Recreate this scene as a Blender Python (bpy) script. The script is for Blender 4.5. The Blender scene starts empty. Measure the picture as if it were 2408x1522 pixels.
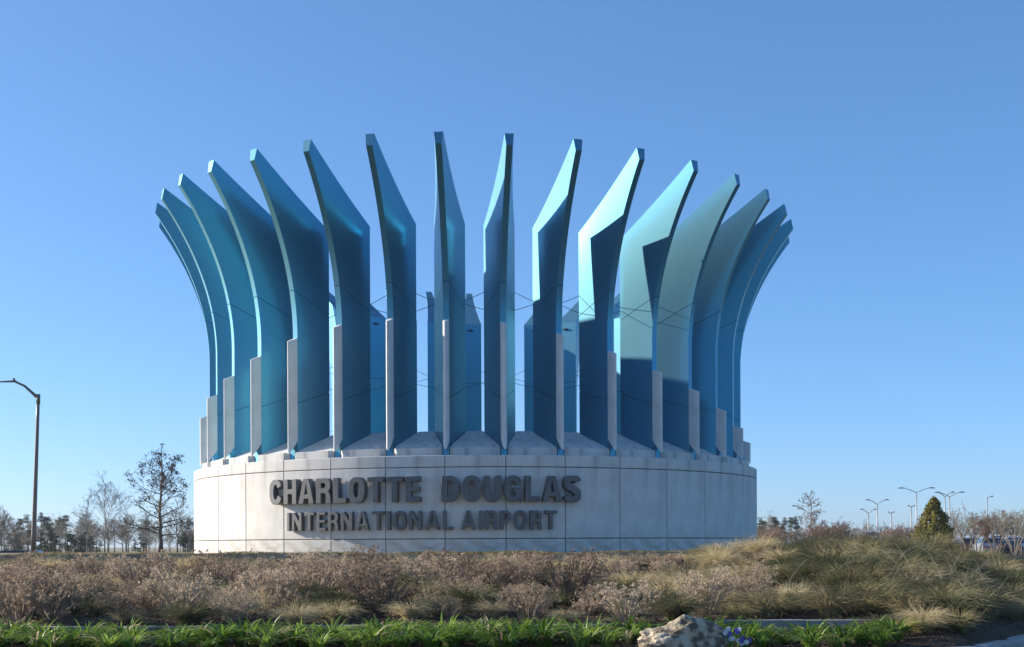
import bpy, math, random
import numpy as np
from mathutils import Vector, Matrix

sc = bpy.context.scene
col = sc.collection
PI = math.pi
rad = math.radians

# ------------------------------------------------------------------ camera
R = 9.0                      # radius of the drum, metres
CD = 4.6 * R                 # camera to drum axis
FPX = 2972.0                 # focal length in pixels of a 2408 px wide picture
W0, H0, CX, CY = 2408.0, 1522.0, 1118.5, 1283.0
ROLL = rad(0.25)
cd = bpy.data.cameras.new('camera')
cam = bpy.data.objects.new('camera', cd)
col.objects.link(cam)
cd.sensor_fit = 'HORIZONTAL'
cd.sensor_width = 36.0
cd.lens = 36.0 * FPX / W0
cd.shift_x = (W0 / 2 - CX) / W0
cd.shift_y = (CY - H0 / 2) / W0
cd.clip_start = 0.1
cd.clip_end = 6000
cam.matrix_world = Matrix.Translation((0, -CD, 0)) @ Matrix.Rotation(rad(90), 4, 'X') @ Matrix.Rotation(-ROLL, 4, 'Z')
sc.camera = cam

# ------------------------------------------------------------------ sky, sun, exposure
SUN_AZ = rad(-105.0)         # from the direction drum->camera, negative = left
SUN_EL = rad(19.0)
sdir = Vector((math.sin(SUN_AZ) * math.cos(SUN_EL), -math.cos(SUN_AZ) * math.cos(SUN_EL), math.sin(SUN_EL)))
world = bpy.data.worlds.new('World')
sc.world = world
world.use_nodes = True
wn = world.node_tree
bg = wn.nodes['Background']
sky = wn.nodes.new('ShaderNodeTexSky')
sky.sky_type = 'NISHITA'
sky.sun_disc = False
sky.sun_elevation = SUN_EL
sky.sun_rotation = math.atan2(sdir.x, sdir.y)
sky.altitude = 0
sky.air_density = 0.7
sky.dust_density = 0.6
sky.ozone_density = 8.0
gam = wn.nodes.new('ShaderNodeGamma')      # even softening of the whole sky, as the phone's tone curve does
gam.inputs['Gamma'].default_value = 0.72
wn.links.new(sky.outputs[0], gam.inputs['Color'])
hs_ = wn.nodes.new('ShaderNodeHueSaturation')
hs_.inputs['Saturation'].default_value = 1.06
wn.links.new(gam.outputs[0], hs_.inputs['Color'])
wn.links.new(hs_.outputs[0], bg.inputs[0])
bg.inputs[1].default_value = 0.137
sl = bpy.data.lights.new('sun', 'SUN')
sl.energy = 3.6
sl.angle = rad(0.5)
sl.color = (1.0, 0.91, 0.78)
so = bpy.data.objects.new('sun', sl)
col.objects.link(so)
so.rotation_euler = (-sdir).to_track_quat('-Z', 'Y').to_euler()
so.location = (-60, 20, 40)
sc.view_settings.view_transform = 'Standard'
sc.view_settings.look = 'None'
sc.view_settings.gamma = 1.0
sc.view_settings.exposure = 1.27
sc.view_settings.use_curve_mapping = False


def yh(px):
    return CY - (px - CX) * math.tan(ROLL)


def P(px, py, d):
    """world point seen at pixel (px, py) of the 2408 px picture, d metres in front of the camera"""
    dx, dy = px - CX, CY - py
    c, s = math.cos(ROLL), math.sin(ROLL)
    return Vector(((dx * c + dy * s) * d / FPX, d - CD, (dy * c - dx * s) * d / FPX))


# ------------------------------------------------------------------ helpers
class MB:
    def __init__(self):
        self.v, self.f, self.m, self.s = [], [], [], []

    def add(self, verts, faces, mi=0, smooth=False):
        b = len(self.v)
        self.v.extend(verts)
        for f in faces:
            self.f.append([b + i for i in f])
            self.m.append(mi)
            self.s.append(smooth)

    def box(self, x0, x1, y0, y1, z0, z1, mi=0):
        self.add([(x0, y0, z0), (x1, y0, z0), (x1, y1, z0), (x0, y1, z0), (x0, y0, z1), (x1, y0, z1), (x1, y1, z1), (x0, y1, z1)],
                 [(0, 3, 2, 1), (4, 5, 6, 7), (0, 1, 5, 4), (1, 2, 6, 5), (2, 3, 7, 6), (3, 0, 4, 7)], mi)

    def grid(self, rows, mi=0, smooth=True, flip=False):
        n = len(rows[0])
        v = [p for r in rows for p in r]
        f = []
        for i in range(len(rows) - 1):
            for j in range(n - 1):
                a = i * n + j
                q = (a, a + 1, a + n + 1, a + n)
                f.append(q[::-1] if flip else q)
        self.add(v, f, mi, smooth)

    def tube(self, pts, radii, k=6, mi=0, cap=True, smooth=True):
        pts = [Vector(p) for p in pts]
        n = len(pts)
        v = []
        up = None
        for i, p in enumerate(pts):
            t = (pts[min(i + 1, n - 1)] - pts[max(i - 1, 0)])
            t = t.normalized() if t.length > 1e-9 else Vector((0, 0, 1))
            if up is None:
                up = Vector((1, 0, 0)) if abs(t.x) < 0.8 else Vector((0, 1, 0))
            a = up - t * up.dot(t)
            a = a.normalized() if a.length > 1e-6 else t.orthogonal().normalized()
            up = a
            b = t.cross(a)
            r = radii[i]
            for j in range(k):
                an = 2 * PI * j / k
                q = p + a * (r * math.cos(an)) + b * (r * math.sin(an))
                v.append((q.x, q.y, q.z))
        f = []
        for i in range(n - 1):
            for j in range(k):
                a0 = i * k + j
                a1 = i * k + (j + 1) % k
                f.append((a0, a1, a1 + k, a0 + k))
        if cap:
            f.append(tuple(range(k - 1, -1, -1)))
            f.append(tuple(range((n - 1) * k, n * k)))
        self.add(v, f, mi, smooth)

    def mesh(self, name, mats):
        me = bpy.data.meshes.new(name)
        me.from_pydata([tuple(p) for p in self.v], [], self.f)
        for m in (mats if isinstance(mats, (list, tuple)) else [mats]):
            me.materials.append(m)
        me.polygons.foreach_set('material_index', self.m)
        me.polygons.foreach_set('use_smooth', self.s)
        me.update()
        return me


def link(name, me, parent=None, loc=None, rz=None, scale=None):
    o = bpy.data.objects.new(name, me)
    col.objects.link(o)
    if parent:
        o.parent = parent
    if loc is not None:
        o.location = loc
    if rz is not None:
        o.rotation_euler = (0, 0, rz)
    if scale is not None:
        o.scale = scale if hasattr(scale, '__len__') else (scale,) * 3
    return o


def tag(o, label=None, cat=None, group=None, kind=None):
    if label:
        o['label'] = label
    if cat:
        o['category'] = cat
    if group:
        o['group'] = group
    if kind:
        o['kind'] = kind
    return o


def copy_tree(o, parent=None):
    c = o.copy()
    col.objects.link(c)
    c.parent = parent
    for ch in list(o.children):
        copy_tree(ch, c)
    return c


# ------------------------------------------------------------------ materials
def mat(name, rgb, rough=0.7, metal=0.0, var=0.0, nscale=3.0, bump=0.0, bscale=20.0, rgb2=None, objrand=0.0, spec=0.5, coat=0.0, detail=6.0, lo=0.35, hi=0.65, trans=0.0, coord='Object'):
    m = bpy.data.materials.new(name)
    m.use_nodes = True
    nt = m.node_tree
    b = nt.nodes['Principled BSDF']
    b.inputs['Roughness'].default_value = rough
    b.inputs['Metallic'].default_value = metal
    b.inputs['Specular IOR Level'].default_value = spec
    b.inputs['Coat Weight'].default_value = coat
    b.inputs['Coat Roughness'].default_value = 0.06
    b.inputs['Base Color'].default_value = (*rgb, 1)
    tc = nt.nodes.new('ShaderNodeTexCoord')
    last = None
    if var > 0 or rgb2:
        n = nt.nodes.new('ShaderNodeTexNoise')
        n.inputs['Scale'].default_value = nscale
        n.inputs['Detail'].default_value = detail
        nt.links.new(tc.outputs[coord], n.inputs['Vector'])
        r = nt.nodes.new('ShaderNodeMapRange')
        r.inputs[1].default_value = lo
        r.inputs[2].default_value = hi
        nt.links.new(n.outputs['Fac'], r.inputs[0])
        mx = nt.nodes.new('ShaderNodeMix')
        mx.data_type = 'RGBA'
        c2 = rgb2 if rgb2 else tuple(c * (1 - var) for c in rgb)
        mx.inputs[6].default_value = (*rgb, 1)
        mx.inputs[7].default_value = (*c2, 1)
        nt.links.new(r.outputs[0], mx.inputs[0])
        last = mx.outputs[2]
    if objrand > 0:
        oi = nt.nodes.new('ShaderNodeObjectInfo')
        r2 = nt.nodes.new('ShaderNodeMapRange')
        r2.inputs[3].default_value = 1 - objrand
        r2.inputs[4].default_value = 1 + objrand
        nt.links.new(oi.outputs['Random'], r2.inputs[0])
        hs = nt.nodes.new('ShaderNodeHueSaturation')
        hs.inputs['Color'].default_value = (*rgb, 1)
        if last:
            nt.links.new(last, hs.inputs['Color'])
        nt.links.new(r2.outputs[0], hs.inputs['Value'])
        last = hs.outputs[0]
    if last:
        nt.links.new(last, b.inputs['Base Color'])
    if bump > 0:
        n = nt.nodes.new('ShaderNodeTexNoise')
        n.inputs['Scale'].default_value = bscale
        n.inputs['Detail'].default_value = 8
        nt.links.new(tc.outputs[coord], n.inputs['Vector'])
        bp = nt.nodes.new('ShaderNodeBump')
        bp.inputs['Strength'].default_value = bump
        bp.inputs['Distance'].default_value = 0.02
        nt.links.new(n.outputs['Fac'], bp.inputs['Height'])
        nt.links.new(bp.outputs[0], b.inputs['Normal'])
    if trans > 0:
        tr = nt.nodes.new('ShaderNodeBsdfTranslucent')
        tr.inputs['Color'].default_value = (*[min(1, c * 1.3) for c in rgb], 1)
        if last:
            nt.links.new(last, tr.inputs['Color'])
        ms = nt.nodes.new('ShaderNodeMixShader')
        ms.inputs[0].default_value = trans
        nt.links.new(b.outputs[0], ms.inputs[1])
        nt.links.new(tr.outputs[0], ms.inputs[2])
        nt.links.new(ms.outputs[0], nt.nodes['Material Output'].inputs['Surface'])
    return m


def leafmat(name, cols, rough=0.7, trans=0.15, scale=9.0, spec=0.3):
    """foliage colour: a ramp of colours picked per clump by noise and per object by its random number"""
    m = bpy.data.materials.new(name)
    m.use_nodes = True
    nt = m.node_tree
    b = nt.nodes['Principled BSDF']
    b.inputs['Roughness'].default_value = rough
    b.inputs['Specular IOR Level'].default_value = spec
    tc = nt.nodes.new('ShaderNodeTexCoord')
    oi = nt.nodes.new('ShaderNodeObjectInfo')
    n = nt.nodes.new('ShaderNodeTexNoise')
    n.inputs['Scale'].default_value = scale
    n.inputs['Detail'].default_value = 3
    nt.links.new(tc.outputs['Object'], n.inputs['Vector'])
    ad = nt.nodes.new('ShaderNodeMath')
    ad.operation = 'MULTIPLY_ADD'
    ad.inputs[1].default_value = 1.1
    nt.links.new(n.outputs['Fac'], ad.inputs[0])
    m2 = nt.nodes.new('ShaderNodeMath')
    m2.operation = 'MULTIPLY_ADD'
    m2.inputs[1].default_value = 0.6
    m2.inputs[2].default_value = -0.35
    nt.links.new(oi.outputs['Random'], m2.inputs[0])
    nt.links.new(m2.outputs[0], ad.inputs[2])
    cr = nt.nodes.new('ShaderNodeValToRGB')
    el = cr.color_ramp.elements
    while len(el) < len(cols):
        el.new(0.5)
    for i, c in enumerate(cols):
        el[i].position = 0.1 + 0.8 * i / (len(cols) - 1)
        el[i].color = (*c, 1)
    nt.links.new(ad.outputs[0], cr.inputs[0])
    nt.links.new(cr.outputs[0], b.inputs['Base Color'])
    if trans > 0:
        tr = nt.nodes.new('ShaderNodeBsdfTranslucent')
        nt.links.new(cr.outputs[0], tr.inputs['Color'])
        ms = nt.nodes.new('ShaderNodeMixShader')
        ms.inputs[0].default_value = trans
        nt.links.new(b.outputs[0], ms.inputs[1])
        nt.links.new(tr.outputs[0], ms.inputs[2])
        nt.links.new(ms.outputs[0], nt.nodes['Material Output'].inputs['Surface'])
    return m


def concrete(name, rgb, stain=0.25, objrand=0.04, streak=True):
    m = mat(name, rgb, 0.85, objrand=objrand, bump=0.15, bscale=60, var=0.12, nscale=2.2, spec=0.25)
    nt = m.node_tree
    b = nt.nodes['Principled BSDF']
    src = b.inputs['Base Color'].links[0].from_socket
    tc = nt.nodes.new('ShaderNodeTexCoord')
    mp = nt.nodes.new('ShaderNodeMapping')
    mp.inputs['Scale'].default_value = (7, 7, 0.9)
    nt.links.new(tc.outputs['Object'], mp.inputs[0])
    n = nt.nodes.new('ShaderNodeTexNoise')
    n.inputs['Scale'].default_value = 1.0
    n.inputs['Detail'].default_value = 7
    nt.links.new(mp.outputs[0], n.inputs['Vector'])
    r = nt.nodes.new('ShaderNodeMapRange')
    r.inputs[1].default_value = 0.52
    r.inputs[2].default_value = 0.75
    r.inputs[3].default_value = 1.0
    r.inputs[4].default_value = 1.0 - stain
    nt.links.new(n.outputs['Fac'], r.inputs[0])
    mx = nt.nodes.new('ShaderNodeMix')
    mx.data_type = 'RGBA'
    mx.blend_type = 'MULTIPLY'
    mx.inputs[0].default_value = 1.0
    nt.links.new(src, mx.inputs[6])
    nt.links.new(r.outputs[0], mx.inputs[7])
    nt.links.new(mx.outputs[2], b.inputs['Base Color'])
    return m


M = {}
M['panel'] = concrete('precast panel', (0.69, 0.66, 0.61), 0.12, 0.03)


def add_marks(m):
    nt = m.node_tree
    b = nt.nodes['Principled BSDF']
    src = b.inputs['Base Color'].links[0].from_socket
    tc = nt.nodes.new('ShaderNodeTexCoord')
    sx = nt.nodes.new('ShaderNodeSeparateXYZ')
    nt.links.new(tc.outputs['Object'], sx.inputs[0])

    def chain(scale, z0, z1, n0, n1, colr, amt):
        nonlocal src
        mp = nt.nodes.new('ShaderNodeMapping')
        mp.inputs['Scale'].default_value = scale
        nt.links.new(tc.outputs['Object'], mp.inputs[0])
        n = nt.nodes.new('ShaderNodeTexNoise')
        n.inputs['Scale'].default_value = 1.0
        n.inputs['Detail'].default_value = 8
        nt.links.new(mp.outputs[0], n.inputs['Vector'])
        r1 = nt.nodes.new('ShaderNodeMapRange')
        r1.inputs[1].default_value = n0
        r1.inputs[2].default_value = n1
        nt.links.new(n.outputs['Fac'], r1.inputs[0])
        r2 = nt.nodes.new('ShaderNodeMapRange')
        r2.inputs[1].default_value = z0
        r2.inputs[2].default_value = z1
        r2.inputs[4].default_value = amt
        nt.links.new(sx.outputs[2], r2.inputs[0])
        mu = nt.nodes.new('ShaderNodeMath')
        mu.operation = 'MULTIPLY'
        nt.links.new(r1.outputs[0], mu.inputs[0])
        nt.links.new(r2.outputs[0], mu.inputs[1])
        mx = nt.nodes.new('ShaderNodeMix')
        mx.data_type = 'RGBA'
        nt.links.new(mu.outputs[0], mx.inputs[0])
        nt.links.new(src, mx.inputs[6])
        mx.inputs[7].default_value = (*colr, 1)
        src = mx.outputs[2]
    chain((6, 6, 0.35), 1.35, 2.3, 0.52, 0.70, (0.25, 0.24, 0.225), 0.55)
    chain((3, 3, 6), 0.35, -0.25, 0.42, 0.62, (0.34, 0.27, 0.19), 0.7)
    nt.links.new(src, b.inputs['Base Color'])


add_marks(M['panel'])
M['block'] = concrete('weathered concrete', (0.66, 0.64, 0.60), 0.4)
M['pier'] = concrete('pier concrete', (0.76, 0.74, 0.70), 0.06)
M['core'] = mat('dark joint core', (0.15, 0.145, 0.14), 0.9)  # dark core behind the panels, gives the joints their dark tone


def fin_paint():
    """metallic paint: a clear glossy lobe over a broad flake lobe"""
    m = mat('blue metallic paint', (0.019, 0.165, 0.275), 0.22, metal=0.95, var=0.05, nscale=0.6, objrand=0.03, bump=0.03, bscale=0.8)
    nt = m.node_tree
    b1 = nt.nodes['Principled BSDF']
    b2 = nt.nodes.new('ShaderNodeBsdfPrincipled')
    b2.inputs['Base Color'].default_value = (0.225, 0.505, 0.61, 1)
    b2.inputs['Metallic'].default_value = 0.85
    b2.inputs['Roughness'].default_value = 0.64
    ms = nt.nodes.new('ShaderNodeMixShader')
    ms.inputs[0].default_value = 0.42
    nt.links.new(b1.outputs[0], ms.inputs[1])
    nt.links.new(b2.outputs[0], ms.inputs[2])
    nt.links.new(ms.outputs[0], nt.nodes['Material Output'].inputs['Surface'])
    return m


M['blue'] = fin_paint()
M['seam'] = mat('seam core', (0.02, 0.08, 0.12), 0.6)
M['letter'] = mat('cast grey metal', (0.15, 0.15, 0.15), 0.55, metal=0.2, var=0.2, nscale=4)
M['dark'] = mat('dark fixture', (0.015, 0.012, 0.02), 0.5)
M['cable'] = mat('steel cable', (0.06, 0.08, 0.10), 0.4, metal=0.5)
M['polebrown'] = mat('bronze painted pole', (0.15, 0.13, 0.12), 0.45, metal=0.3)
M['polegrey'] = mat('galvanised pole', (0.36, 0.36, 0.36), 0.5, metal=0.4)
M['lens'] = mat('lamp lens', (0.5, 0.5, 0.48), 0.3)
M['bark'] = mat('grey brown bark', (0.13, 0.105, 0.088), 0.9, var=0.3, nscale=12)
M['barkred'] = mat('reddish bark', (0.21, 0.145, 0.11), 0.9, var=0.3, nscale=12)
M['barkpale'] = mat('pale bark', (0.26, 0.22, 0.18), 0.9, var=0.3, nscale=12)
M['deadleaf'] = leafmat('withered leaf', [(0.03, 0.02, 0.014), (0.07, 0.045, 0.025), (0.11, 0.07, 0.04)], trans=0.1)
M['pine'] = leafmat('pine needle', [(0.012, 0.028, 0.014), (0.03, 0.05, 0.025), (0.06, 0.075, 0.035)], trans=0.05, scale=2)
M['evergreen'] = leafmat('evergreen leaf', [(0.035, 0.05, 0.014), (0.09, 0.10, 0.025), (0.24, 0.21, 0.055)], trans=0.25, scale=3)
M['bud'] = leafmat('budding twig', [(0.16, 0.13, 0.08), (0.20, 0.20, 0.11), (0.26, 0.25, 0.16)], trans=0.2, scale=1)
M['rust'] = leafmat('rust leaf', [(0.16, 0.10, 0.075), (0.27, 0.18, 0.125), (0.36, 0.26, 0.18)], trans=0.15, scale=2)
M['seed'] = leafmat('dried flower head', [(0.14, 0.10, 0.07), (0.34, 0.25, 0.175), (0.50, 0.39, 0.275), (0.62, 0.50, 0.36)], trans=0.4, scale=5)
M['stem'] = leafmat('dry stem', [(0.12, 0.085, 0.065), (0.32, 0.24, 0.17), (0.50, 0.41, 0.29)], trans=0.0, scale=6)
M['straw'] = leafmat('straw blade', [(0.13, 0.11, 0.05), (0.40, 0.33, 0.17), (0.58, 0.48, 0.28), (0.66, 0.57, 0.37)], trans=0.42, scale=5)
M['sedge'] = leafmat('olive blade', [(0.05, 0.058, 0.026), (0.10, 0.105, 0.045), (0.20, 0.175, 0.09), (0.34, 0.28, 0.16)], trans=0.25, scale=4)
M['strap'] = leafmat('strap leaf', [(0.07, 0.145, 0.015), (0.16, 0.27, 0.035), (0.33, 0.43, 0.09)], rough=0.38, trans=0.42, scale=7, spec=0.5)
M['white'] = mat('white petal', (0.75, 0.73, 0.72), 0.6, trans=0.3)
M['violet'] = mat('violet petal', (0.14, 0.12, 0.42), 0.6, trans=0.3)
M['yellow'] = mat('yellow petal', (0.75, 0.5, 0.05), 0.6, trans=0.3)
M['sprig'] = mat('pale green sprig', (0.22, 0.27, 0.09), 0.6, trans=0.3)
M['curb'] = mat('kerb concrete', (0.36, 0.35, 0.33), 0.9, var=0.25, nscale=5, bump=0.3, bscale=60)
M['edging'] = mat('cast edging', (0.32, 0.31, 0.30), 0.9, var=0.25, nscale=4, bump=0.2, bscale=60)
M['rim'] = mat('tan rim board', (0.46, 0.37, 0.24), 0.9, var=0.45, nscale=5, bump=0.3, bscale=50)
M['asphalt'] = mat('asphalt', (0.055, 0.055, 0.057), 0.9, var=0.25, nscale=3, bump=0.3, bscale=80)
M['litter'] = leafmat('leaf litter', [(0.05, 0.035, 0.025), (0.14, 0.10, 0.065), (0.27, 0.20, 0.13)], trans=0.0, scale=30)
M['soilbit'] = leafmat('mulch bit', [(0.02, 0.014, 0.01), (0.05, 0.035, 0.025), (0.10, 0.07, 0.05)], trans=0.0, scale=30)
M['tyre'] = mat('tyre', (0.02, 0.02, 0.02), 0.8)
M['rimmetal'] = mat('wheel rim', (0.4, 0.4, 0.4), 0.35, metal=0.8)
M['glass'] = mat('car glass', (0.02, 0.025, 0.03), 0.08, spec=0.8)
M['carwhite'] = mat('white car paint', (0.75, 0.75, 0.74), 0.25, coat=0.5)
M['cardark'] = mat('dark car paint', (0.03, 0.03, 0.035), 0.25, coat=0.5)
M['carsilver'] = mat('silver car paint', (0.38, 0.39, 0.41), 0.3, metal=0.5, coat=0.5)
M['carred'] = mat('maroon car paint', (0.14, 0.03, 0.03), 0.25, coat=0.5)
M['taillight'] = mat('tail light', (0.35, 0.02, 0.02), 0.3)
M['headlight'] = mat('head light', (0.7, 0.7, 0.7), 0.2)
M['roofdark'] = mat('dark shingle', (0.05, 0.05, 0.06), 0.8, var=0.3, nscale=6)
M['wallpale'] = mat('pale siding', (0.45, 0.44, 0.42), 0.8)


# ground material: mulch near, dry grass further, by position and noise
def ground_mat():
    m = bpy.data.materials.new('ground earth')
    m.use_nodes = True
    nt = m.node_tree
    b = nt.nodes['Principled BSDF']
    b.inputs['Roughness'].default_value = 0.95
    b.inputs['Specular IOR Level'].default_value = 0.15
    tc = nt.nodes.new('ShaderNodeTexCoord')
    sx = nt.nodes.new('ShaderNodeSeparateXYZ')
    nt.links.new(tc.outputs['Object'], sx.inputs[0])
    n1 = nt.nodes.new('ShaderNodeTexNoise')
    n1.inputs['Scale'].default_value = 1.3
    n1.inputs['Detail'].default_value = 10
    n1.inputs['Roughness'].default_value = 0.7
    nt.links.new(tc.outputs['Object'], n1.inputs['Vector'])
    cr = nt.nodes.new('ShaderNodeValToRGB')
    cr.color_ramp.elements[0].position = 0.3
    cr.color_ramp.elements[0].color = (0.035, 0.025, 0.018, 1)
    cr.color_ramp.elements[1].position = 0.7
    cr.color_ramp.elements[1].color = (0.12, 0.085, 0.058, 1)
    nt.links.new(n1.outputs['Fac'], cr.inputs[0])
    cr2 = nt.nodes.new('ShaderNodeValToRGB')
    cr2.color_ramp.elements[0].position = 0.3
    cr2.color_ramp.elements[0].color = (0.17, 0.14, 0.075, 1)
    cr2.color_ramp.elements[1].position = 0.7
    cr2.color_ramp.elements[1].color = (0.33, 0.27, 0.16, 1)
    nt.links.new(n1.outputs['Fac'], cr2.inputs[0])
    mr = nt.nodes.new('ShaderNodeMapRange')
    mr.inputs[1].default_value = -CD + 28.2
    mr.inputs[2].default_value = -CD + 29.2
    nt.links.new(sx.outputs[1], mr.inputs[0])
    mx = nt.nodes.new('ShaderNodeMix')
    mx.data_type = 'RGBA'
    nt.links.new(mr.outputs[0], mx.inputs[0])
    nt.links.new(cr.outputs[0], mx.inputs[6])
    nt.links.new(cr2.outputs[0], mx.inputs[7])
    nt.links.new(mx.outputs[2], b.inputs['Base Color'])
    n2 = nt.nodes.new('ShaderNodeTexNoise')
    n2.inputs['Scale'].default_value = 14
    n2.inputs['Detail'].default_value = 8
    nt.links.new(tc.outputs['Object'], n2.inputs['Vector'])
    bp = nt.nodes.new('ShaderNodeBump')
    bp.inputs['Strength'].default_value = 0.7
    bp.inputs['Distance'].default_value = 0.05
    nt.links.new(n2.outputs['Fac'], bp.inputs['Height'])
    nt.links.new(bp.outputs[0], b.inputs['Normal'])
    return m


M['ground'] = ground_mat()


# ------------------------------------------------------------------ terrain
def smooth(a, b, x):
    t = min(1, max(0, (x - a) / (b - a)))
    return t * t * (3 - 2 * t)


KERB = [(-60, 15.2), (-8, 15.2), (2.5, 15.25), (4.6, 15.5), (6.25, 16.2), (7.88, 18.15), (9.6, 20.6), (13, 25.4), (20, 33), (40, 50), (90, 85)]


def kerb_d(x):
    for (x0, d0), (x1, d1) in zip(KERB[:-1], KERB[1:]):
        if x0 <= x <= x1:
            return d0 + (d1 - d0) * (x - x0) / (x1 - x0)
    return KERB[-1][1] if x > 0 else KERB[0][1]


RIM_D = 29.0


def ground_z(x, y):
    d = y + CD
    kd = kerb_d(x)
    if d < kd - 0.35:
        return -1.56
    if d < kd:
        return -1.56 + (d - kd + 0.35) / 0.35 * 0.20
    right = smooth(3.6, 6.8, x + 0.12 * (d - 24))
    # left and centre: bed, step at the edging, slope, terrace
    zl = -1.33
    if d > 17.75:
        zl = -1.12 + 0.56 * min(1, (d - 17.75) / 10.5)
    if d > RIM_D - 0.06:
        zl = -0.24
    # right: long grass mound
    zr = -1.36 + 1.09 * smooth(kd - 2, kd + 7.5, d) - 0.06 * smooth(9.0, 13.0, x)
    if d > 31:
        zr -= 0.6 * smooth(31, 60, d)
    zl2 = zl - 0.75 * smooth(45, 190, d) - 0.6 * smooth(190, 500, d)
    if d > 60:
        zr -= 0.35 * smooth(60, 130, d)
    z = zl2 * (1 - right) + zr * right
    z += 0.03 * math.sin(x * 1.7 + d * 0.6) * math.sin(d * 1.3 - x * 0.4) * (1 if 17.9 < d < 28.5 else 0.3)
    return z


def axis(vals):
    out = []
    for a, b, st in vals:
        n = max(1, int(round((b - a) / st)))
        out += [a + (b - a) * i / n for i in range(n)]
    out.append(vals[-1][1])
    return out


gx = axis([(-2500, -300, 220), (-300, -60, 24), (-60, -16, 3), (-16, 16, 0.4), (16, 60, 3), (60, 300, 24), (300, 2500, 220)])
gd = axis([(-40, 14, 6), (14, 17.6, 0.2), (17.6, 17.8, 0.1), (17.8, 28.6, 0.45), (28.6, 29.2, 0.1), (29.2, 60, 2.2), (60, 300, 16), (300, 3500, 320)])
g = MB()
g.grid([[(x, d - CD, ground_z(x, d - CD)) for x in gx] for d in gd], 0, True)
tag(link('ground', g.mesh('ground', M['ground'])), kind='structure')

# road where the camera stands, outside the kerb
r = MB()
lo = [(x, -20 - CD, -1.50) for x, d in KERB]
hi = [(x + (0.03 if d > 16 else 0), d - 0.05 - CD, -1.50) for x, d in KERB]
r.grid([lo, hi], 0, False)
tag(link('road', r.mesh('road', M['asphalt'])), kind='structure')

# kerb: swept profile, in lengths with joints
ker = tag(bpy.data.objects.new('kerb', None), kind='structure')
col.objects.link(ker)
ks = [Vector((x, d - CD, 0)) for x, d in KERB]
dense = []
for i in range(1, 8):
    p0, p1, p2, p3 = ks[i - 1], ks[i], ks[i + 1], ks[min(i + 2, len(ks) - 1)]
    ln = (p2 - p1).length
    n = max(2, int(ln / 0.5))
    for j in range(n):
        t = j / n
        q = 0.5 * ((2 * p1) + (p2 - p0) * t + (2 * p0 - 5 * p1 + 4 * p2 - p3) * t * t + (3 * p1 - p0 - 3 * p2 + p3) * t ** 3)
        dense.append(q if 3 <= i <= 6 else p1.lerp(p2, t))
prof = [(0.10, -1.60), (0.10, -1.345), (0.08, -1.325), (-0.08, -1.33), (-0.115, -1.36), (-0.14, -1.60)]
SEGN = 6
for a in range(0, len(dense) - 1, SEGN):
    pts = dense[a:a + SEGN + 1]
    if len(pts) < 2:
        break
    k = MB()
    rows = []
    for i, p in enumerate(pts):
        gi = a + i
        t = (dense[min(gi + 1, len(dense) - 1)] - dense[max(gi - 1, 0)]).normalized()
        nn = Vector((-t.y, t.x, 0))
        pp = p + (t * 0.006 if i == 0 else (-t * 0.006 if i == len(pts) - 1 else t * 0))
        rows.append([tuple(pp + nn * o + Vector((0, 0, z))) for o, z in prof])
    k.grid(rows, 0, False, flip=True)
    k.add(rows[0], [tuple(range(len(prof)))])
    k.add(rows[-1], [tuple(range(len(prof) - 1, -1, -1))])
    link('kerb_stone', k.mesh('kerb_stone', M['curb']), ker)

# low cast edging wall behind the green bed, in blocks
ew = tag(link('edging_wall', None), 'low grey concrete edging wall between green bed and brown slope', 'wall')
x = -17.0
random.seed(4)
bw = MB()
bw.box(-0.597, 0.597, -0.11, 0.11, -0.22, 0.22)
bme = bw.mesh('edging_block', M['edging'])
while x < 5.2:
    o = link('edging_block', bme, ew, (x + 0.6, 17.75 - CD + random.uniform(-.012, .012), (-1.335 if x < 2.4 else -1.285) + random.uniform(-.008, .008)))
    o.rotation_euler = (0, random.uniform(-.004, .004), random.uniform(-.006, .006))
    x += 1.2

# rim board at the crest of the slope
rb = tag(link('terrace_rim', None), 'thin tan rim boards along the crest of the slope at the drum foot', 'edging')
x = -27.0
while x < 9:
    L = random.uniform(2.2, 3.4)
    b = MB()
    b.box(0, L - 0.03, -0.09, 0.09, -0.45, 0.0)
    o = link('rim_board', b.mesh('rim_board', M['rim']), rb, (x, RIM_D - CD + random.uniform(-.05, .05), -0.19 + random.uniform(-.025, .025)))
    o.rotation_euler = (0, random.uniform(-.006, .006), random.uniform(-.01, .01))
    x += L

# ------------------------------------------------------------------ the monument
mon = tag(link('airport_monument', None, loc=(0, 0, 0)), 'round concrete airport sign drum crowned by a ring of tall curved blue fins', 'monument')
NF = 36
ZB, ZJ1, ZJ2, ZT = -0.03 * R, 0.0194 * R, 0.224 * R, 0.258 * R
# core inside the panels
c = MB()
N = 144
ro = R - 0.10
for z0, z1, ra in ((ZB - 0.4, ZT - 0.05, ro),):
    c.add([(ra * math.cos(2 * PI * i / N), ra * math.sin(2 * PI * i / N), z) for z in (z0, z1) for i in range(N)],
          [(i, (i + 1) % N, N + (i + 1) % N, N + i) for i in range(N)] + [tuple(range(N, 2 * N))], 0, False)
link('drum_core', c.mesh('drum_core', M['core']), mon)


def pol(r, th, z):
    return (r * math.sin(th), -r * math.cos(th), z)


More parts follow.
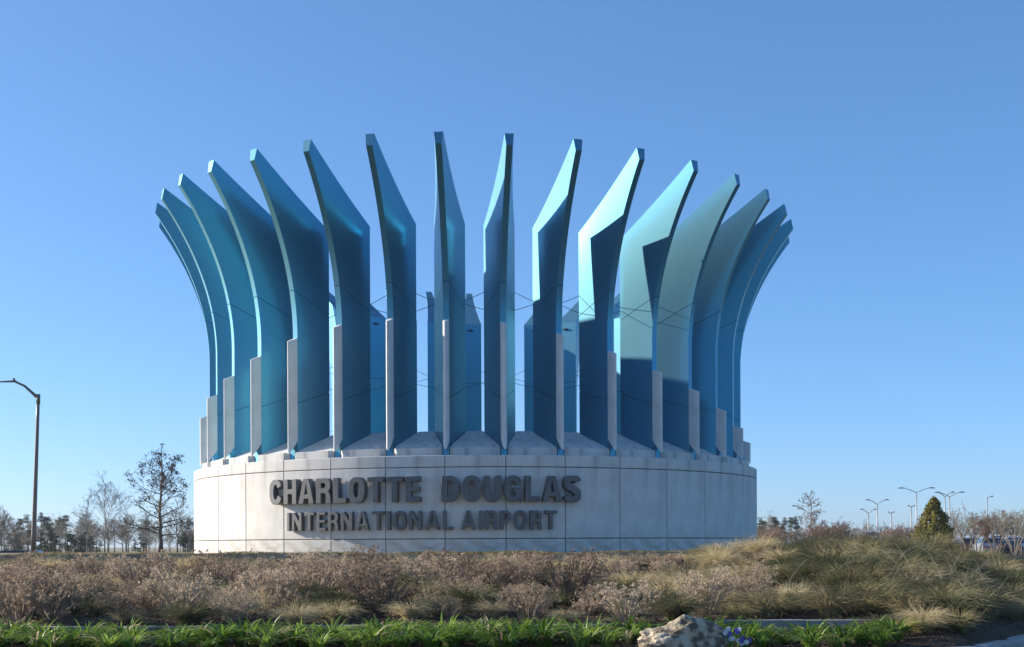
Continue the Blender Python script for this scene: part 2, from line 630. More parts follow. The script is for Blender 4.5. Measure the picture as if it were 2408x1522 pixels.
def panel_mesh(name, z0, z1, gap=0.009):
    b = MB()
    h = rad(5) - gap / R
    n = 6
    bev = 0.012
    rows = []
    prof = [(R - 0.098, z0), (R - bev, z0), (R, z0 + bev), (R, z1 - bev), (R - bev, z1), (R - 0.098, z1)]
    ths = [-h, -h + bev / R] + [-h + bev / R + (2 * h - 2 * bev / R) * i / n for i in range(1, n)] + [h - bev / R, h]
    for i, th in enumerate(ths):
        inset = bev if i in (0, len(ths) - 1) else 0
        rows.append([pol(min(r, R - inset), th, z) for r, z in prof])
    nr = len(rows)
    for k in range(len(prof) - 1):
        for i0, i1 in ((0, 2), (1, nr - 1), (nr - 2, nr)):
            b.grid([[rw[k], rw[k + 1]] for rw in rows[i0:i1]], 0, k == 2 and i0 == 1, flip=False)
    b.add(rows[0], [tuple(range(len(prof) - 1, -1, -1))])
    b.add(rows[-1], [tuple(range(len(prof)))])
    return b.mesh(name, M['panel'])


gp = 0.009
pm = [panel_mesh('base_panel', ZB, ZJ1 - gp), panel_mesh('wall_panel', ZJ1 + gp, ZJ2 - gp), panel_mesh('coping_panel', ZJ2 + gp, ZT)]
for k in range(NF):
    th = rad(10 * k)
    for me in pm:
        link(me.name, me, mon, rz=th)

# ---- fin geometry in (r, z), unit R, r along local -Y, fin plane at x = 0
RIN, ROUT, RNOSE = 0.845, 0.947, 0.980
ZBEND, ZCL, ZCU, RCU = 0.953, 1.105, 1.139, 1.119
TOUT, TIN = 0.0180, 0.0930
KC, Z0C = 0.76, 0.62


def r_o(z):
    return ROUT + (KC * (z - Z0C) ** 2 if z > Z0C else 0)


RCL = r_o(ZCL)


def span(z):
    """radial extent (outer, inner) of the fin at height z"""
    ro_ = r_o(z)
    if z > ZCL:
        ro_ = RCL + (RCU - RCL) * (z - ZCL) / (ZCU - ZCL)
    ri = RIN
    if z > ZBEND:
        ri = RIN + (RCU - RIN) * (z - ZBEND) / (ZCU - ZBEND)
    return ro_, ri


def half_t(r, z):
    u = (r_o(z) - r) / (r_o(z) - RIN)
    return 0.5 * (TOUT + (TIN - TOUT) * max(-0.05, min(1, u)))


def fin_piece(levels, name, material, shrink=0.0, nose=False):
    """levels: list of functions u -> z (u = 0 outer .. 1 inner)"""
    b = MB()
    nu = 9
    Lr, Rr = [], []
    for lf in levels:
        rowL, rowR = [], []
        for j in range(nu):
            s = j / (nu - 1)
            z = lf(s)
            a, i_ = span(z)
            rr = a + (i_ - a) * s
            ht = half_t(rr, z)
            if shrink:
                ht = max(0.001, ht - shrink)
                rr = rr + (-shrink if s == 0 else (shrink if s == 1 else 0))
            rowL.append((-ht * R, -rr * R, z * R))
            rowR.append((ht * R, -rr * R, z * R))
        Lr.append(rowL)
        Rr.append(rowR)
    b.grid(Lr, 0, True, flip=False)
    b.grid(Rr, 0, True, flip=True)
    out = [[l[0], q[0]] for l, q in zip(Lr, Rr)]
    inn = [[l[-1], q[-1]] for l, q in zip(Lr, Rr)]
    nb = 0
    cut = None
    for i, lf in enumerate(levels):
        if abs(lf(0) - ZCL) < 1e-6:
            cut = i
    if cut:
        b.grid(out[:cut + 1], 0, True, flip=True)
        b.grid(out[cut:], 0, False, flip=True)
    else:
        b.grid(out, 0, True, flip=True)
    bend = None
    for i, lf in enumerate(levels):
        if abs(lf(1) - ZBEND) < 1e-6:
            bend = i
    if bend:
        b.grid(inn[:bend + 1], 0, False)
        b.grid(inn[bend:], 0, False)
    else:
        b.grid(inn, 0, False)
    b.grid([[p for p in Lr[0]], [p for p in Rr[0]]], 0, False)
    b.grid([[p for p in Lr[-1]], [p for p in Rr[-1]]], 0, False, flip=True)
    if nose:  # foot under the pier
        h = TOUT / 2 * R
        z0, zs, ze = levels[0](0) * R, 0.298 * R, 0.316 * R
        y0, y1 = -ROUT * R, -(ROUT + 0.013) * R
        zq = ze - 0.004 - 0.394 * (0.018 * R + 0.2)
        v = [(-h, y0, z0), (-h, y1, z0), (h, y1, z0), (h, y0, z0), (-h, y0, ze - 0.004), (-h, y1, zq), (h, y1, zq), (h, y0, ze - 0.004)]
        b.add(v, [(0, 1, 5, 4), (1, 2, 6, 5), (2, 3, 7, 6), (4, 5, 6, 7)], 0, False)
    return b.mesh(name, material)


ZFB = ZT / R - 0.004
sg = 0.0009


def lin(a0, a1):
    return lambda u: a0 + (a1 - a0) * u


def lerp_levels(f0, f1, n, incl=True):
    return [(lambda t: (lambda u: f0(u) + (f1(u) - f0(u)) * t))(i / n) for i in range(n + (1 if incl else 0))]


s1a, s1b = lin(0.429 - sg, 0.468 - sg), lin(0.429 + sg, 0.468 + sg)
s2a, s2b = lin(0.760 - sg, 0.698 - sg), lin(0.760 + sg, 0.698 + sg)
low = fin_piece([lin(ZFB, ZFB), s1a], 'lower_skin', M['blue'], nose=True)
mid = fin_piece(lerp_levels(s1b, lin(0.62, 0.62), 2, False) + lerp_levels(lin(0.62, 0.62), s2a, 6), 'middle_skin', M['blue'])
up = fin_piece(lerp_levels(s2b, lin(ZBEND, ZBEND), 10, False) + lerp_levels(lin(ZBEND, ZBEND), lin(ZCL, ZCL), 10, False)
               + lerp_levels(lin(ZCL, ZCL), lin(ZCU - 1e-5, ZCU - 1e-5), 2), 'upper_skin', M['blue'])
corem = fin_piece(lerp_levels(lin(ZFB, ZFB), lin(0.62, 0.62), 3, False) + lerp_levels(lin(0.62, 0.62), lin(0.90, 0.90), 8), 'fin', M['seam'], shrink=0.003)

# light slot on the inner face
b = MB()
b.box(-0.09, 0.09, -0.03, 0.035, -0.03, 0.03)
b.box(-0.075, 0.075, 0.035, 0.045, -0.02, 0.02)
slot = b.mesh('light_fixture', M['dark'])

PT = {-75: .454, -65: .505, -55: .548, -45: .591, -35: .629, -25: .655, -15: .663, -5: .656, 5: .647, 15: .618, 25: .574, 35: .528, 45: .485, 55: .438, 65: .396, 75: .36, 85: .335, -85: .41}


def pier_top(t):
    return PT.get(t, 0.32)


def pier_mesh(zt):
    b = MB()
    h = TOUT / 2 * R
    yb, yf = -ROUT * R - 0.002, -RNOSE * R
    D = yb - yf
    pr = [(-h * 0.985 * math.cos(PI * i / 12), yb - D * math.sin(PI * i / 12) ** 0.85) for i in range(13)]

    def zb(y):
        return 0.316 * R - (yb - y) / D * (0.018 * R + 0.2) + 0.004

    def ztp(y):
        return zt * R - (yb - y) / D * 0.012 * R
    bev = 0.015
    nl = 5
    rows = []
    for i in range(nl):
        rows.append([(x, y, zb(y) + (ztp(y) - bev - zb(y)) * i / (nl - 1)) for x, y in pr])
    b.grid(rows, 0, True, flip=True)
    top = [(x * 0.86, y + (bev if y < yb - 0.05 else 0), ztp(y)) for x, y in pr]
    b.grid([rows[-1], top], 0, False, flip=True)
    b.add(top, [tuple(range(len(pr)))][::1])
    b.add(rows[0], [tuple(range(len(pr) - 1, -1, -1))])
    return b.mesh('pier', M['pier'])


pier_cache = {}
FIN_T = [-95 + 10 * k for k in range(20)] + [96.25 + 170.0 / 18 * k for k in range(1, 18)]
MIDS = [(0.5 * (a_ + b_), (b_ - a_) / 10.0) for a_, b_ in zip(FIN_T, FIN_T[1:] + [FIN_T[0] + 360])]
for t in FIN_T:
    th = rad(t)
    f = link('fin', corem, mon, rz=th)
    ztilt = 1.0 - 0.038 * math.sin(th)
    f.scale = (1, 1, ztilt)
    f.location = (0, 0, ZFB * R * (1 - ztilt))
    link('lower_skin', low, f)
    link('middle_skin', mid, f)
    u_ = link('upper_skin', up, f)
    u_.scale = (1, 1, 1)
    zt = round(ZFB + (pier_top(t) - ZFB) / ztilt, 4)
    if zt not in pier_cache:
        pier_cache[zt] = pier_mesh(zt)
    link('pier', pier_cache[zt], f)
    s_ = link('light_fixture', slot, f, (0, -RIN * R + 0.002, 0.925 * R))
    # inner face points to the drum axis, which is local +Y of the fin

# ---- concrete blocks between the fins
def block_mesh():
    b = MB()
    rf, ri = 0.972, 0.838
    zf, zi = 0.2815, 0.341
    z0 = ZT / R - 0.003
    ch = 0.014
    rows = []
    # plan polygon, angle half widths from the wedge fins
    def hw(r):
        tt = 0.5 * (TOUT + (TIN - TOUT) * max(0, (ROUT - r) / (ROUT - RIN)))
        return math.sin(rad(5)) * r / math.cos(rad(5)) * 1.0 - tt - 0.0012
    pts = []
    rs = [rf, rf - ch, 0.95, 0.93, 0.90, 0.87, ri]
    for i, r in enumerate(rs):
        w = hw(min(r, 1)) if r <= ROUT else (math.tan(rad(5)) * r - TOUT / 2 - 0.0025)
        if i == 0:
            w -= ch
        pts.append((r, max(0.004, w)))

    def zt(r):
        return zf + (zi - zf) * max(0, (rf - ch - r)) / (rf - ch - ri)
    L = [(-w * R, -r * R, zt(r) * R) for r, w in pts]
    Q = [(w * R, -r * R, zt(r) * R) for r, w in pts]
    Lb = [(p[0], p[1], z0 * R) for p in L]
    Qb = [(p[0], p[1], z0 * R) for p in Q]
    n = len(L)
    bv = 0.02
    b.grid([L, Q], 0, False, flip=True)
    b.grid([Lb, L], 0, False, flip=True)
    b.grid([Qb, Q], 0, False)
    b.add([Lb[0], Qb[0], Q[0], L[0]], [(0, 1, 2, 3)])
    b.add([Lb[-1], Qb[-1], Q[-1], L[-1]], [(3, 2, 1, 0)])
    return b.mesh('cap_block', M['block'])


bm_ = block_mesh()
for mt, w in MIDS:
    link('cap_block', bm_, mon, rz=rad(mt), scale=(1 if w > .99 else (.9 if w > .9 else .74), 1, 1))

# ---- tension cables between the fins' inner edges
def cable(p, q, sag=0.008, rr=0.008):
    b = MB()
    p, q = Vector(p), Vector(q)
    pts = [p.lerp(q, i / 4) - Vector((0, 0, sag * 4 * (i / 4) * (1 - i / 4))) for i in range(5)]
    b.tube(pts, [rr] * 5, 4)
    return b.mesh('cable', M['cable'])


def inner_corner(t, side, z):
    th = rad(t)
    r = (RIN + 0.002) * R
    h = TIN / 2 * R * side
    return (r * math.sin(th) + h * math.cos(th), -r * math.cos(th) + h * math.sin(th), z * R)


ca = cable(inner_corner(-5, 1, 0.752), inner_corner(5, -1, 0.728))
cb = cable(inner_corner(-5, 1, 0.700), inner_corner(5, -1, 0.718))
cc = cable(inner_corner(-5, 1, 0.482), inner_corner(5, -1, 0.470), 0.01, 0.006)
for k, (mt, w) in enumerate(MIDS):
    s = 1 if k % 2 == 0 else -1
    for me in (ca, cb, cc):
        o = link('cable', me, mon, rz=rad(mt))
        o.scale = (s, 1, 1)

# ---- lettering: outlines filled and extruded
def sup(cx, cy, a, b_, t0, t1, n=22, e=2.5):
    out = []
    for i in range(n + 1):
        t = rad(t0 + (t1 - t0) * i / n)
        cs, sn = math.cos(t), math.sin(t)
        out.append((cx + a * math.copysign(abs(cs) ** (2 / e), cs), cy + b_ * math.copysign(abs(sn) ** (2 / e), sn)))
    return out


def glyph(ch, w, s):
    t = s * 0.86
    o = 0.012
    if ch == 'I':
        return [[(0, 0), (w, 0), (w, 1), (0, 1)]]
    if ch == 'L':
        return [[(0, 0), (w, 0), (w, t), (s, t), (s, 1), (0, 1)]]
    if ch == 'T':
        return [[(w / 2 - s / 2, 0), (w / 2 + s / 2, 0), (w / 2 + s / 2, 1 - t), (w, 1 - t), (w, 1), (0, 1), (0, 1 - t), (w / 2 - s / 2, 1 - t)]]
    if ch == 'E':
        return [[(0, 0), (w, 0), (w, t), (s, t), (s, .5 - t * .42), (w * .93, .5 - t * .42), (w * .93, .5 + t * .5), (s, .5 + t * .5), (s, 1 - t), (w * .98, 1 - t), (w * .98, 1), (0, 1)]]
    if ch == 'H':
        return [[(0, 0), (s, 0), (s, .5 - t * .5), (w - s, .5 - t * .5), (w - s, 0), (w, 0), (w, 1), (w - s, 1), (w - s, .5 + t * .5), (s, .5 + t * .5), (s, 1), (0, 1)]]
    if ch == 'N':
        return [[(0, 0), (s * .95, 0), (s * .95, .66), (w - s * 1.08, 0), (w, 0), (w, 1), (w - s * .95, 1), (w - s * .95, .34), (s * 1.08, 1), (0, 1)]]
    if ch == 'A':
        k = s * 0.60
        def lx(y): return (w / 2 - k) * y
        def ix(y): return s * 1.06 + (w / 2 - s * 1.06 + (k - s * .53) * 0) * y
        b0, b1 = .20, .20 + t * .85
        ap = 1 - s * 0.62
        def inx(y):
            return s * 1.08 + (w / 2 - s * 1.08) * (y / (ap + .13))
        return [[(0, 0), (s * 1.08, 0), (inx(b0), b0), (w - inx(b0), b0), (w - s * 1.08, 0), (w, 0), (w / 2 + k, 1), (w / 2 - k, 1)],
                [(inx(b1), b1), (w / 2 - 0.004, ap), (w / 2 + 0.004, ap), (w - inx(b1), b1)]]
    if ch == 'O':
        return [sup(w / 2, .5, w / 2, .5 + o, 0, 360, 48)[:-1], sup(w / 2, .5, w / 2 - s, .5 - t, 0, 360, 40, 2.3)[:-1]]
    if ch == 'C':
        return [sup(w / 2, .5, w / 2, .5 + o, 24, 336, 44) + sup(w / 2, .5, w / 2 - s, .5 - t, 332, 28, 36, 2.3)]
    if ch == 'G':
        return [sup(w / 2, .5, w / 2, .5 + o, 26, 312, 40) + [(w * .90, .13), (w * .93, 0), (w, 0), (w, .53), (w * .55, .53), (w * .55, .53 - t), (w - s * .95, .53 - t), (w - s * .98, .36)] + sup(w / 2, .5, w / 2 - s, .5 - t, 325, 30, 34, 2.3)]
    if ch == 'D':
        return [[(0, 0)] + sup(w * .45, .5, w * .55, .5, -90, 90, 28, 2.4) + [(0, 1)],
                [(s, t)] + sup(w * .45, .5, w * .55 - s, .5 - t, -90, 90, 24, 2.2) + [(s, 1 - t)]]
    if ch == 'U':
        return [[(0, 1)] + sup(w / 2, .36, w / 2, .36 + o, 180, 360, 26) + [(w, 1), (w - s, 1)] + sup(w / 2, .36, w / 2 - s, .36 - t, 360, 180, 22, 2.3) + [(s, 1)]]
    if ch == 'P':
        return [[(0, 0), (s, 0), (s, .38)] + sup(w * .55, .69, w * .45, .31, -90, 90, 22, 2.4) + [(0, 1)],
                [(s, .38 + t)] + sup(w * .52, .69, w * .48 - s, .31 - t, -90, 90, 18, 2.2) + [(s, 1 - t)]]
    if ch == 'R':
        return [[(0, 0), (s, 0), (s, .41), (w * .52, .41), (w * .70, .36), (w - s * 1.02, .16), (w - s * .98, 0), (w, 0), (w * .985, .22), (w * .95, .36), (w * .86, .45)] + sup(w * .55, .72, w * .43, .28, -50, 90, 20, 2.4) + [(0, 1)],
                [(s, .41 + t)] + sup(w * .52, .71, w * .46 - s, .29 - t, -90, 90, 18, 2.2) + [(s, 1 - t)]]
    if ch == 'S':
        hw_, cl = w / 2 - s / 2, []
        top = sup(w / 2, .735, hw_, .265 - t / 2 + o, 14, 270, 22, 2.2)
        bot = sup(w / 2, .265, hw_, .265 - t / 2 + o, 90, -166, 22, 2.2)
        top = top[:-4]
        bot = bot[4:]
        cl = top + bot
        Lp, Rp = [], []
        for i, p in enumerate(cl):
            a, c_ = cl[max(i - 1, 0)], cl[min(i + 1, len(cl) - 1)]
            dx, dy = c_[0] - a[0], c_[1] - a[1]
            l = math.hypot(dx, dy)
            nx, ny = -dy / l, dx / l
            hh = 0.5 * (s * abs(nx) + t * abs(ny)) / max(.75, math.hypot(nx, ny))
            Lp.append((p[0] + nx * hh, p[1] + ny * hh))
            Rp.append((p[0] - nx * hh, p[1] - ny * hh))
        return [Lp + Rp[::-1]]


def letter_mesh(ch, hgt, wid, stem, depth):
    cu = bpy.data.curves.new('letter', 'CURVE')
    cu.dimensions = '2D'
    cu.fill_mode = 'BOTH'
    cu.extrude = depth / 2
    cu.bevel_depth = 0.006
    cu.bevel_resolution = 0
    for ol in glyph(ch, wid / hgt, stem):
        sp = cu.splines.new('POLY')
        sp.points.add(len(ol) - 1)
        for i, (px, py) in enumerate(ol):
            sp.points[i].co = ((px - wid / hgt / 2) * hgt, py * hgt, 0, 1)
        sp.use_cyclic_u = True
    ob = bpy.data.objects.new('letter_tmp', cu)
    col.objects.link(ob)
    dg = bpy.context.evaluated_depsgraph_get()
    me = bpy.data.meshes.new_from_object(ob.evaluated_get(dg))
    bpy.data.objects.remove(ob)
    bpy.data.curves.remove(cu)
    me.transform(Matrix.Rotation(rad(90), 4, 'X'))
    me.materials.clear()
    me.materials.append(M['letter'])
    me.name = 'letter'
    return me


def theta_of(px, rr):
    """angle on a circle of radius rr (units of R) seen at pixel column px"""
    t = (px - CX) / FPX
    th = 0.0
    for _ in range(30):
        th = math.asin(max(-1, min(1, t * (4.6 - rr * math.cos(th)) / rr)))
    return th


def zx(v):
    return (700 + v / 1.41647) * 0.58789


L1 = [('C', 576, .44), ('H', 653, .43), ('A', 749, .49), ('R', 850, .44), ('L', 948, .37), ('O', 1043, .455), ('T', 1146, .437), ('T', 1249, .437), ('E', 1349, .375),
      ('D', 1562, .45), ('O', 1683, .455), ('U', 1808, .43), ('G', 1932, .45), ('L', 2044, .365), ('A', 2141, .495), ('S', 2253, .43)]
L2 = [('I', 643, .075), ('N', 695, .316), ('T', 757, .31), ('E', 838, .26), ('R', 909, .29), ('N', 990, .316), ('A', 1073, .37), ('T', 1143, .316), ('I', 1205, .075), ('O', 1271, .325), ('N', 1365, .316), ('A', 1458, .37), ('L', 1548, .25),
      ('A', 1662, .36), ('I', 1733, .075), ('R', 1800, .29), ('P', 1884, .26), ('O', 1970, .325), ('R', 2059, .29), ('T', 2133, .316)]
lcache = {}
DEP = 0.20
for row, hgt, zb, stem in ((L1, 0.645, 1.128, 0.215), (L2, 0.475, 0.412, 0.158)):
    dep = DEP if row is L1 else 0.13
    words = ((row[:9], 538, 1390), (row[9:], 1512, 2300)) if row is L1 else ((row[:13], 632, 1575), (row[13:], 1622, 2168))
    rr = R + 0.03 + dep / 2
    for letters, xa, xb in words:                 # even gaps along the curve between the ends of each word
        ta, tb = theta_of(zx(xa), rr / R + 0.01), theta_of(zx(xb), rr / R + 0.01)
        gap = ((tb - ta) * rr - sum(w for _, _, w in letters)) / (len(letters) - 1)
        pos = ta * rr
        for ch, px, wid in letters:
            key = (ch, hgt, wid)
            if key not in lcache:
                lcache[key] = letter_mesh(ch, hgt, wid, stem, dep - 0.012)
            th = (pos + wid / 2) / rr
            link('letter', lcache[key], mon, pol(rr, th, zb), rz=th)
            pos += wid + gap

# ------------------------------------------------------------------ street lamps
def lamp_left():
    base = P(78, 1308, 62)
    base.z = ground_z(base.x, base.y)
    t = tag(link('street_lamp', None, loc=base), 'tall bronze street lamp with one arm at far left edge', 'street lamp')
    top = P(90, 938, 62) - base
    b = MB()
    n = 8
    b.tube([Vector((0, 0, 0)).lerp(top, i / n) for i in range(n + 1)], [0.125 - 0.045 * i / n for i in range(n + 1)], 10)
    link('pole', b.mesh('pole', M['polebrown']), t)
    b = MB()
    b.tube([(0, 0, 0), (0, 0, 0.06)], [0.26, 0.22], 12)
    link('base_plate', b.mesh('base_plate', M['polebrown']), t)
    b = MB()
    b.tube([top + Vector((0, 0, -0.25)), top + Vector((0, 0, 0.22))], [0.10, 0.10], 10)
    link('collar', b.mesh('collar', M['polebrown']), t)
    e1 = P(58, 908, 62) - base
    e2 = P(36, 898, 62) - base
    b = MB()
    b.tube([top + Vector((-0.02, 0, 0.05)), (top + e1) / 2 + Vector((0, 0, 0.01)), e1, e2], [0.085, 0.07, 0.06, 0.05], 8)
    link('arm', b.mesh('arm', M['polebrown']), t)
    b = MB()
    rows = []
    L = 0.95
    for i in range(7):
        s = i / 6
        w = 0.15 * math.sin(PI * (0.12 + 0.80 * s)) ** 0.6
        h = 0.085 * (1 - 0.75 * s)
        rows.append([(-L * s, w * math.cos(a), h * math.sin(a) if math.sin(a) > 0 else 0.03 * math.sin(a)) for a in [2 * PI * j / 10 for j in range(11)]])
    b.grid(rows, 0, True)
    b.add(rows[0][:-1], [tuple(range(9, -1, -1))])
    b.add(rows[-1][:-1], [tuple(range(10))])
    hd = link('lamp_head', b.mesh('lamp_head', M['polebrown']), t, e2 + Vector((0.05, 0, 0)))
    b = MB()
    b.tube([(-0.12, 0, 0.06), (-0.12, 0, 0.16), (-0.12, 0, 0.19)], [0.055, 0.055, 0.03], 8)
    link('photocell', b.mesh('photocell', M['dark']), hd)


lamp_left()


def lot_lamp(px, ytop, d, arms, span_px, label, rise=9):
    top = P(px, ytop + rise, d)
    gz = ground_z(top.x, top.y)
    t = tag(link('parking_lamp', None, loc=(top.x, top.y, gz)), label, 'street lamp', 'pale lamps over the parking lot')
    h = top.z - gz
    k = d / 190.0
    b = MB()
    b.tube([(0, 0, 0), (0, 0, h * 0.5), (0, 0, h)], [0.12 * k, 0.10 * k, 0.075 * k], 8)
    link('pole', b.mesh('pole', M['polegrey']), t)
    sp = span_px * d / FPX
    rz = rise * d / FPX
    for s in arms:
        b = MB()
        b.tube([(0, 0, h - 0.1), (s * sp * 0.3, 0, h + rz * 0.45), (s * sp * 0.6, 0, h + rz * 0.9), (s * sp * 0.68, 0, h + rz)], [0.06 * k, 0.055 * k, 0.05 * k, 0.04 * k], 6)
        link('arm', b.mesh('arm', M['polegrey']), t)
        b = MB()
        x0, x1 = sorted((s * sp * 0.66, s * sp))
        b.box(x0, x1, -0.17 * k, 0.17 * k, h + rz - 0.05 * k, h + rz + 0.07 * k)
        xm = (x0 + x1) / 2
        b.box(xm - 0.12, xm + 0.12, -0.1, 0.1, h + rz + 0.07 * k, h + rz + 0.13 * k)
        link('lamp_head', b.mesh('lamp_head', M['polebrown']), t)


lot_lamp(2155, 1148, 190, (-1, 1), 43, 'tallest double-arm parking lamp, just left of the cone evergreen')
lot_lamp(2063, 1176, 245, (-1, 1), 27, 'double-arm parking lamp third largest, left of the tallest one')
lot_lamp(2042, 1198, 310, (-1, 1), 19, 'small double-arm parking lamp just left of a larger double-arm one')
lot_lamp(2233, 1158, 207, (-1, 1), 35, 'double-arm parking lamp rising just right of the cone evergreen')
lot_lamp(2222, 1158, 228, (-1, 1), 22, 'double-arm parking lamp whose pole is hidden behind the cone evergreen')
lot_lamp(2096, 1205, 290, (-1, 1), 7, 'small T-shaped parking lamp left of the tallest double-arm one', 2)
lot_lamp(2143, 1190, 250, (-1, 1), 8, 'T-shaped parking lamp close beside the tallest double-arm one', 2)
lot_lamp(2321, 1168, 215, (1,), 14, 'rightmost parking lamp with one short arm among bare trees', 2)
lot_lamp(1892, 1190, 230, (-1,), 30, 'single-arm parking lamp hidden behind the slim bare conical tree')

def zone_word(d):
    return 'front rows' if d < 20.5 else ('lower middle' if d < 22.8 else ('upper middle' if d < 25 else 'crest'))


def below_word(px):
    for lim, w in ((78, 'left of the street lamp'), (300, 'just right of the street lamp'), (450, 'below the withered tree'), (640, "below the drum's sunlit edge"), (800, 'below the first letters'), (990, "below the first word's end"),
                   (1180, 'below the gap between words'), (1370, "below the second word"), (1580, "below the blank drum panels"), (1780, "below the drum's right edge"), (1880, 'left of the slim conical tree'), (1990, 'below the slim conical tree'), (2090, 'below the brown thicket'), (2190, 'below the tallest lamp'), (2290, 'below the cone evergreen'), (2350, 'below the white van')):
        if px < lim:
            return w
    return 'below the far right trees'


# ------------------------------------------------------------------ trees
def rvec(rnd, s=1.0):
    return Vector((rnd.gauss(0, s), rnd.gauss(0, s), rnd.gauss(0, s)))


def leafquad(b, p, nrm, size, rnd, mi=0, asp=0.55):
    n = nrm.normalized() if nrm.length > 1e-6 else Vector((0, 0, 1))
    a = n.orthogonal().normalized()
    a.rotate(Matrix.Rotation(rnd.uniform(0, 2 * PI), 3, n))
    c_ = n.cross(a)
    a, c_ = a * size, c_ * size * asp
    b.add([tuple(p - a), tuple(p + c_ * .9 + n * size * .15), tuple(p + a), tuple(p - c_ * .9 + n * size * .15)], [(0, 1, 2, 3)], mi)


def bare_tree(seed, H, spread, leader=0.9, nmain=16, up=0.7, first=0.22, leaves=0, leafsize=0.05, twig=3, trunk_r=None, leafzone=0.0, vase=False, multi=1, droop=0.0, rmin=0.006):
    """returns (trunk mesh builder, branch builder, leaf builder)"""
    rnd = random.Random(seed)
    T, B, L = MB(), MB(), MB()
    tr = trunk_r or H * 0.018
    tips = []

    def grow(p, d, length, r, lev):
        n = 4 if lev == 0 else 3
        pts, rr = [p.copy()], [r]
        q = p.copy()
        dd = d.normalized()
        for i in range(n):
            dd = (dd + rvec(rnd, 0.13) + Vector((0, 0, 0.10 * up - droop * .1))).normalized()
            q = q + dd * (length / n)
            pts.append(q.copy())
            rr.append(max(rmin, r * (1 - 0.72 * (i + 1) / n)))
        B.tube(pts, rr, 4 if lev == 0 else 3, cap=False)
        if lev >= twig:
            tips.append((q, dd))
            return
        kids = rnd.randint(3, 5) if lev < 2 else rnd.randint(2, 4)
        for k in range(kids):
            s = rnd.uniform(0.3, 1.0)
            i = min(n - 1, int(s * n))
            bp = pts[i].lerp(pts[i + 1], s * n - i if i < n else 0) if i + 1 <= n else pts[-1]
            ax = (dd.cross(rvec(rnd))).normalized()
            nd = dd.copy()
            nd.rotate(Matrix.Rotation(rad(rnd.uniform(25, 60)), 3, ax))
            grow(bp, nd, length * rnd.uniform(0.4, 0.62), max(rmin, r * 0.45), lev + 1)
        tips.append((q, dd))

    if vase:
        for s in range(multi):
            a = 2 * PI * s / multi + rnd.uniform(-.3, .3)
            out = Vector((math.cos(a), math.sin(a), 0))
            top = out * spread * rnd.uniform(0.45, 0.7) + Vector((0, 0, H * rnd.uniform(0.55, 0.68)))
            pts = [out * tr * 1.2, out * spread * 0.16 + Vector((0, 0, H * 0.25)), top * 0.75 + Vector((0, 0, H * .08)), top]
            T.tube(pts, [tr, tr * .7, tr * .5, tr * .35], 6)
            for k in range(nmain // multi):
                u = rnd.uniform(0.45, 1)
                bp = pts[1].lerp(pts[3], (u - .3) / .7)
                dv = (out * rnd.uniform(0, .8) + Vector((rnd.gauss(0, .5), rnd.gauss(0, .5), 1.0)))
                grow(bp, dv, H * rnd.uniform(.2, .4), tr * .35, 1)
    else:
        n = 10
        tp = []
        off = Vector((0, 0, 0))
        for i in range(n + 1):
            off = off + Vector((rnd.gauss(0, .006), rnd.gauss(0, .006), 0)) * H
            tp.append(Vector((off.x, off.y, H * leader * i / n)))
        T.tube(tp, [tr * (1.25 if i == 0 else 1) * (1 - 0.9 * i / n) + 0.004 for i in range(n + 1)], 8)
        for k in range(nmain):
            s = first + (1 - first) * ((k + rnd.random()) / nmain)
            i = min(n - 1, int(s * n))
            bp = tp[i].lerp(tp[i + 1], s * n - i)
            a = k * 2.4 + rnd.uniform(-.5, .5)
            prof = (1 - s) ** 0.7 * (0.9 if s > 0.2 else 0.9)
            L_ = spread * (0.22 + 0.85 * prof) * rnd.uniform(.8, 1.15)
            dv = Vector((math.cos(a), math.sin(a), up * (0.35 + s)))
            grow(bp, dv, L_, tr * 0.42 * (1.05 - s * .7), 0 if L_ > spread * .4 else 1)
        grow(tp[-1], Vector((0, 0, 1)), H * (1 - leader) * 1.1, tr * .15, 1)
    if leaves:
        c = 0
        while c < leaves:
            q, dd = rnd.choice(tips)
            zz = q.z / H
            if rnd.random() > min(1, max(0.04, (zz - leafzone) * 3.2 + .3 if leafzone else 1)):
                c += 0.2
                continue
            leafquad(L, q + rvec(rnd, leafsize * 1.2), rvec(rnd), leafsize * rnd.uniform(.6, 1.4), rnd)
            c += 1
    return T, B, L


def tree_meshes(args, bark, leafm=None):
    T, B, L = bare_tree(**args)
    return T.mesh('trunk', bark), B.mesh('branches', bark), (L.mesh('leaves', leafm) if leafm and L.f else None)


def put_tree(name, meshes, loc, label, cat='tree', group=None, rz=0, scale=1):
    t = tag(link(name, None, loc=loc, rz=rz, scale=scale), label, cat, group)
    link('trunk', meshes[0], t)
    c = link('crown', meshes[1], t)
    if meshes[2]:
        link('leaves', meshes[2], c)
    return t


def gnd(px, d):
    x = (px - CX) / FPX * d
    return Vector((x, d - CD, ground_z(x, d - CD)))


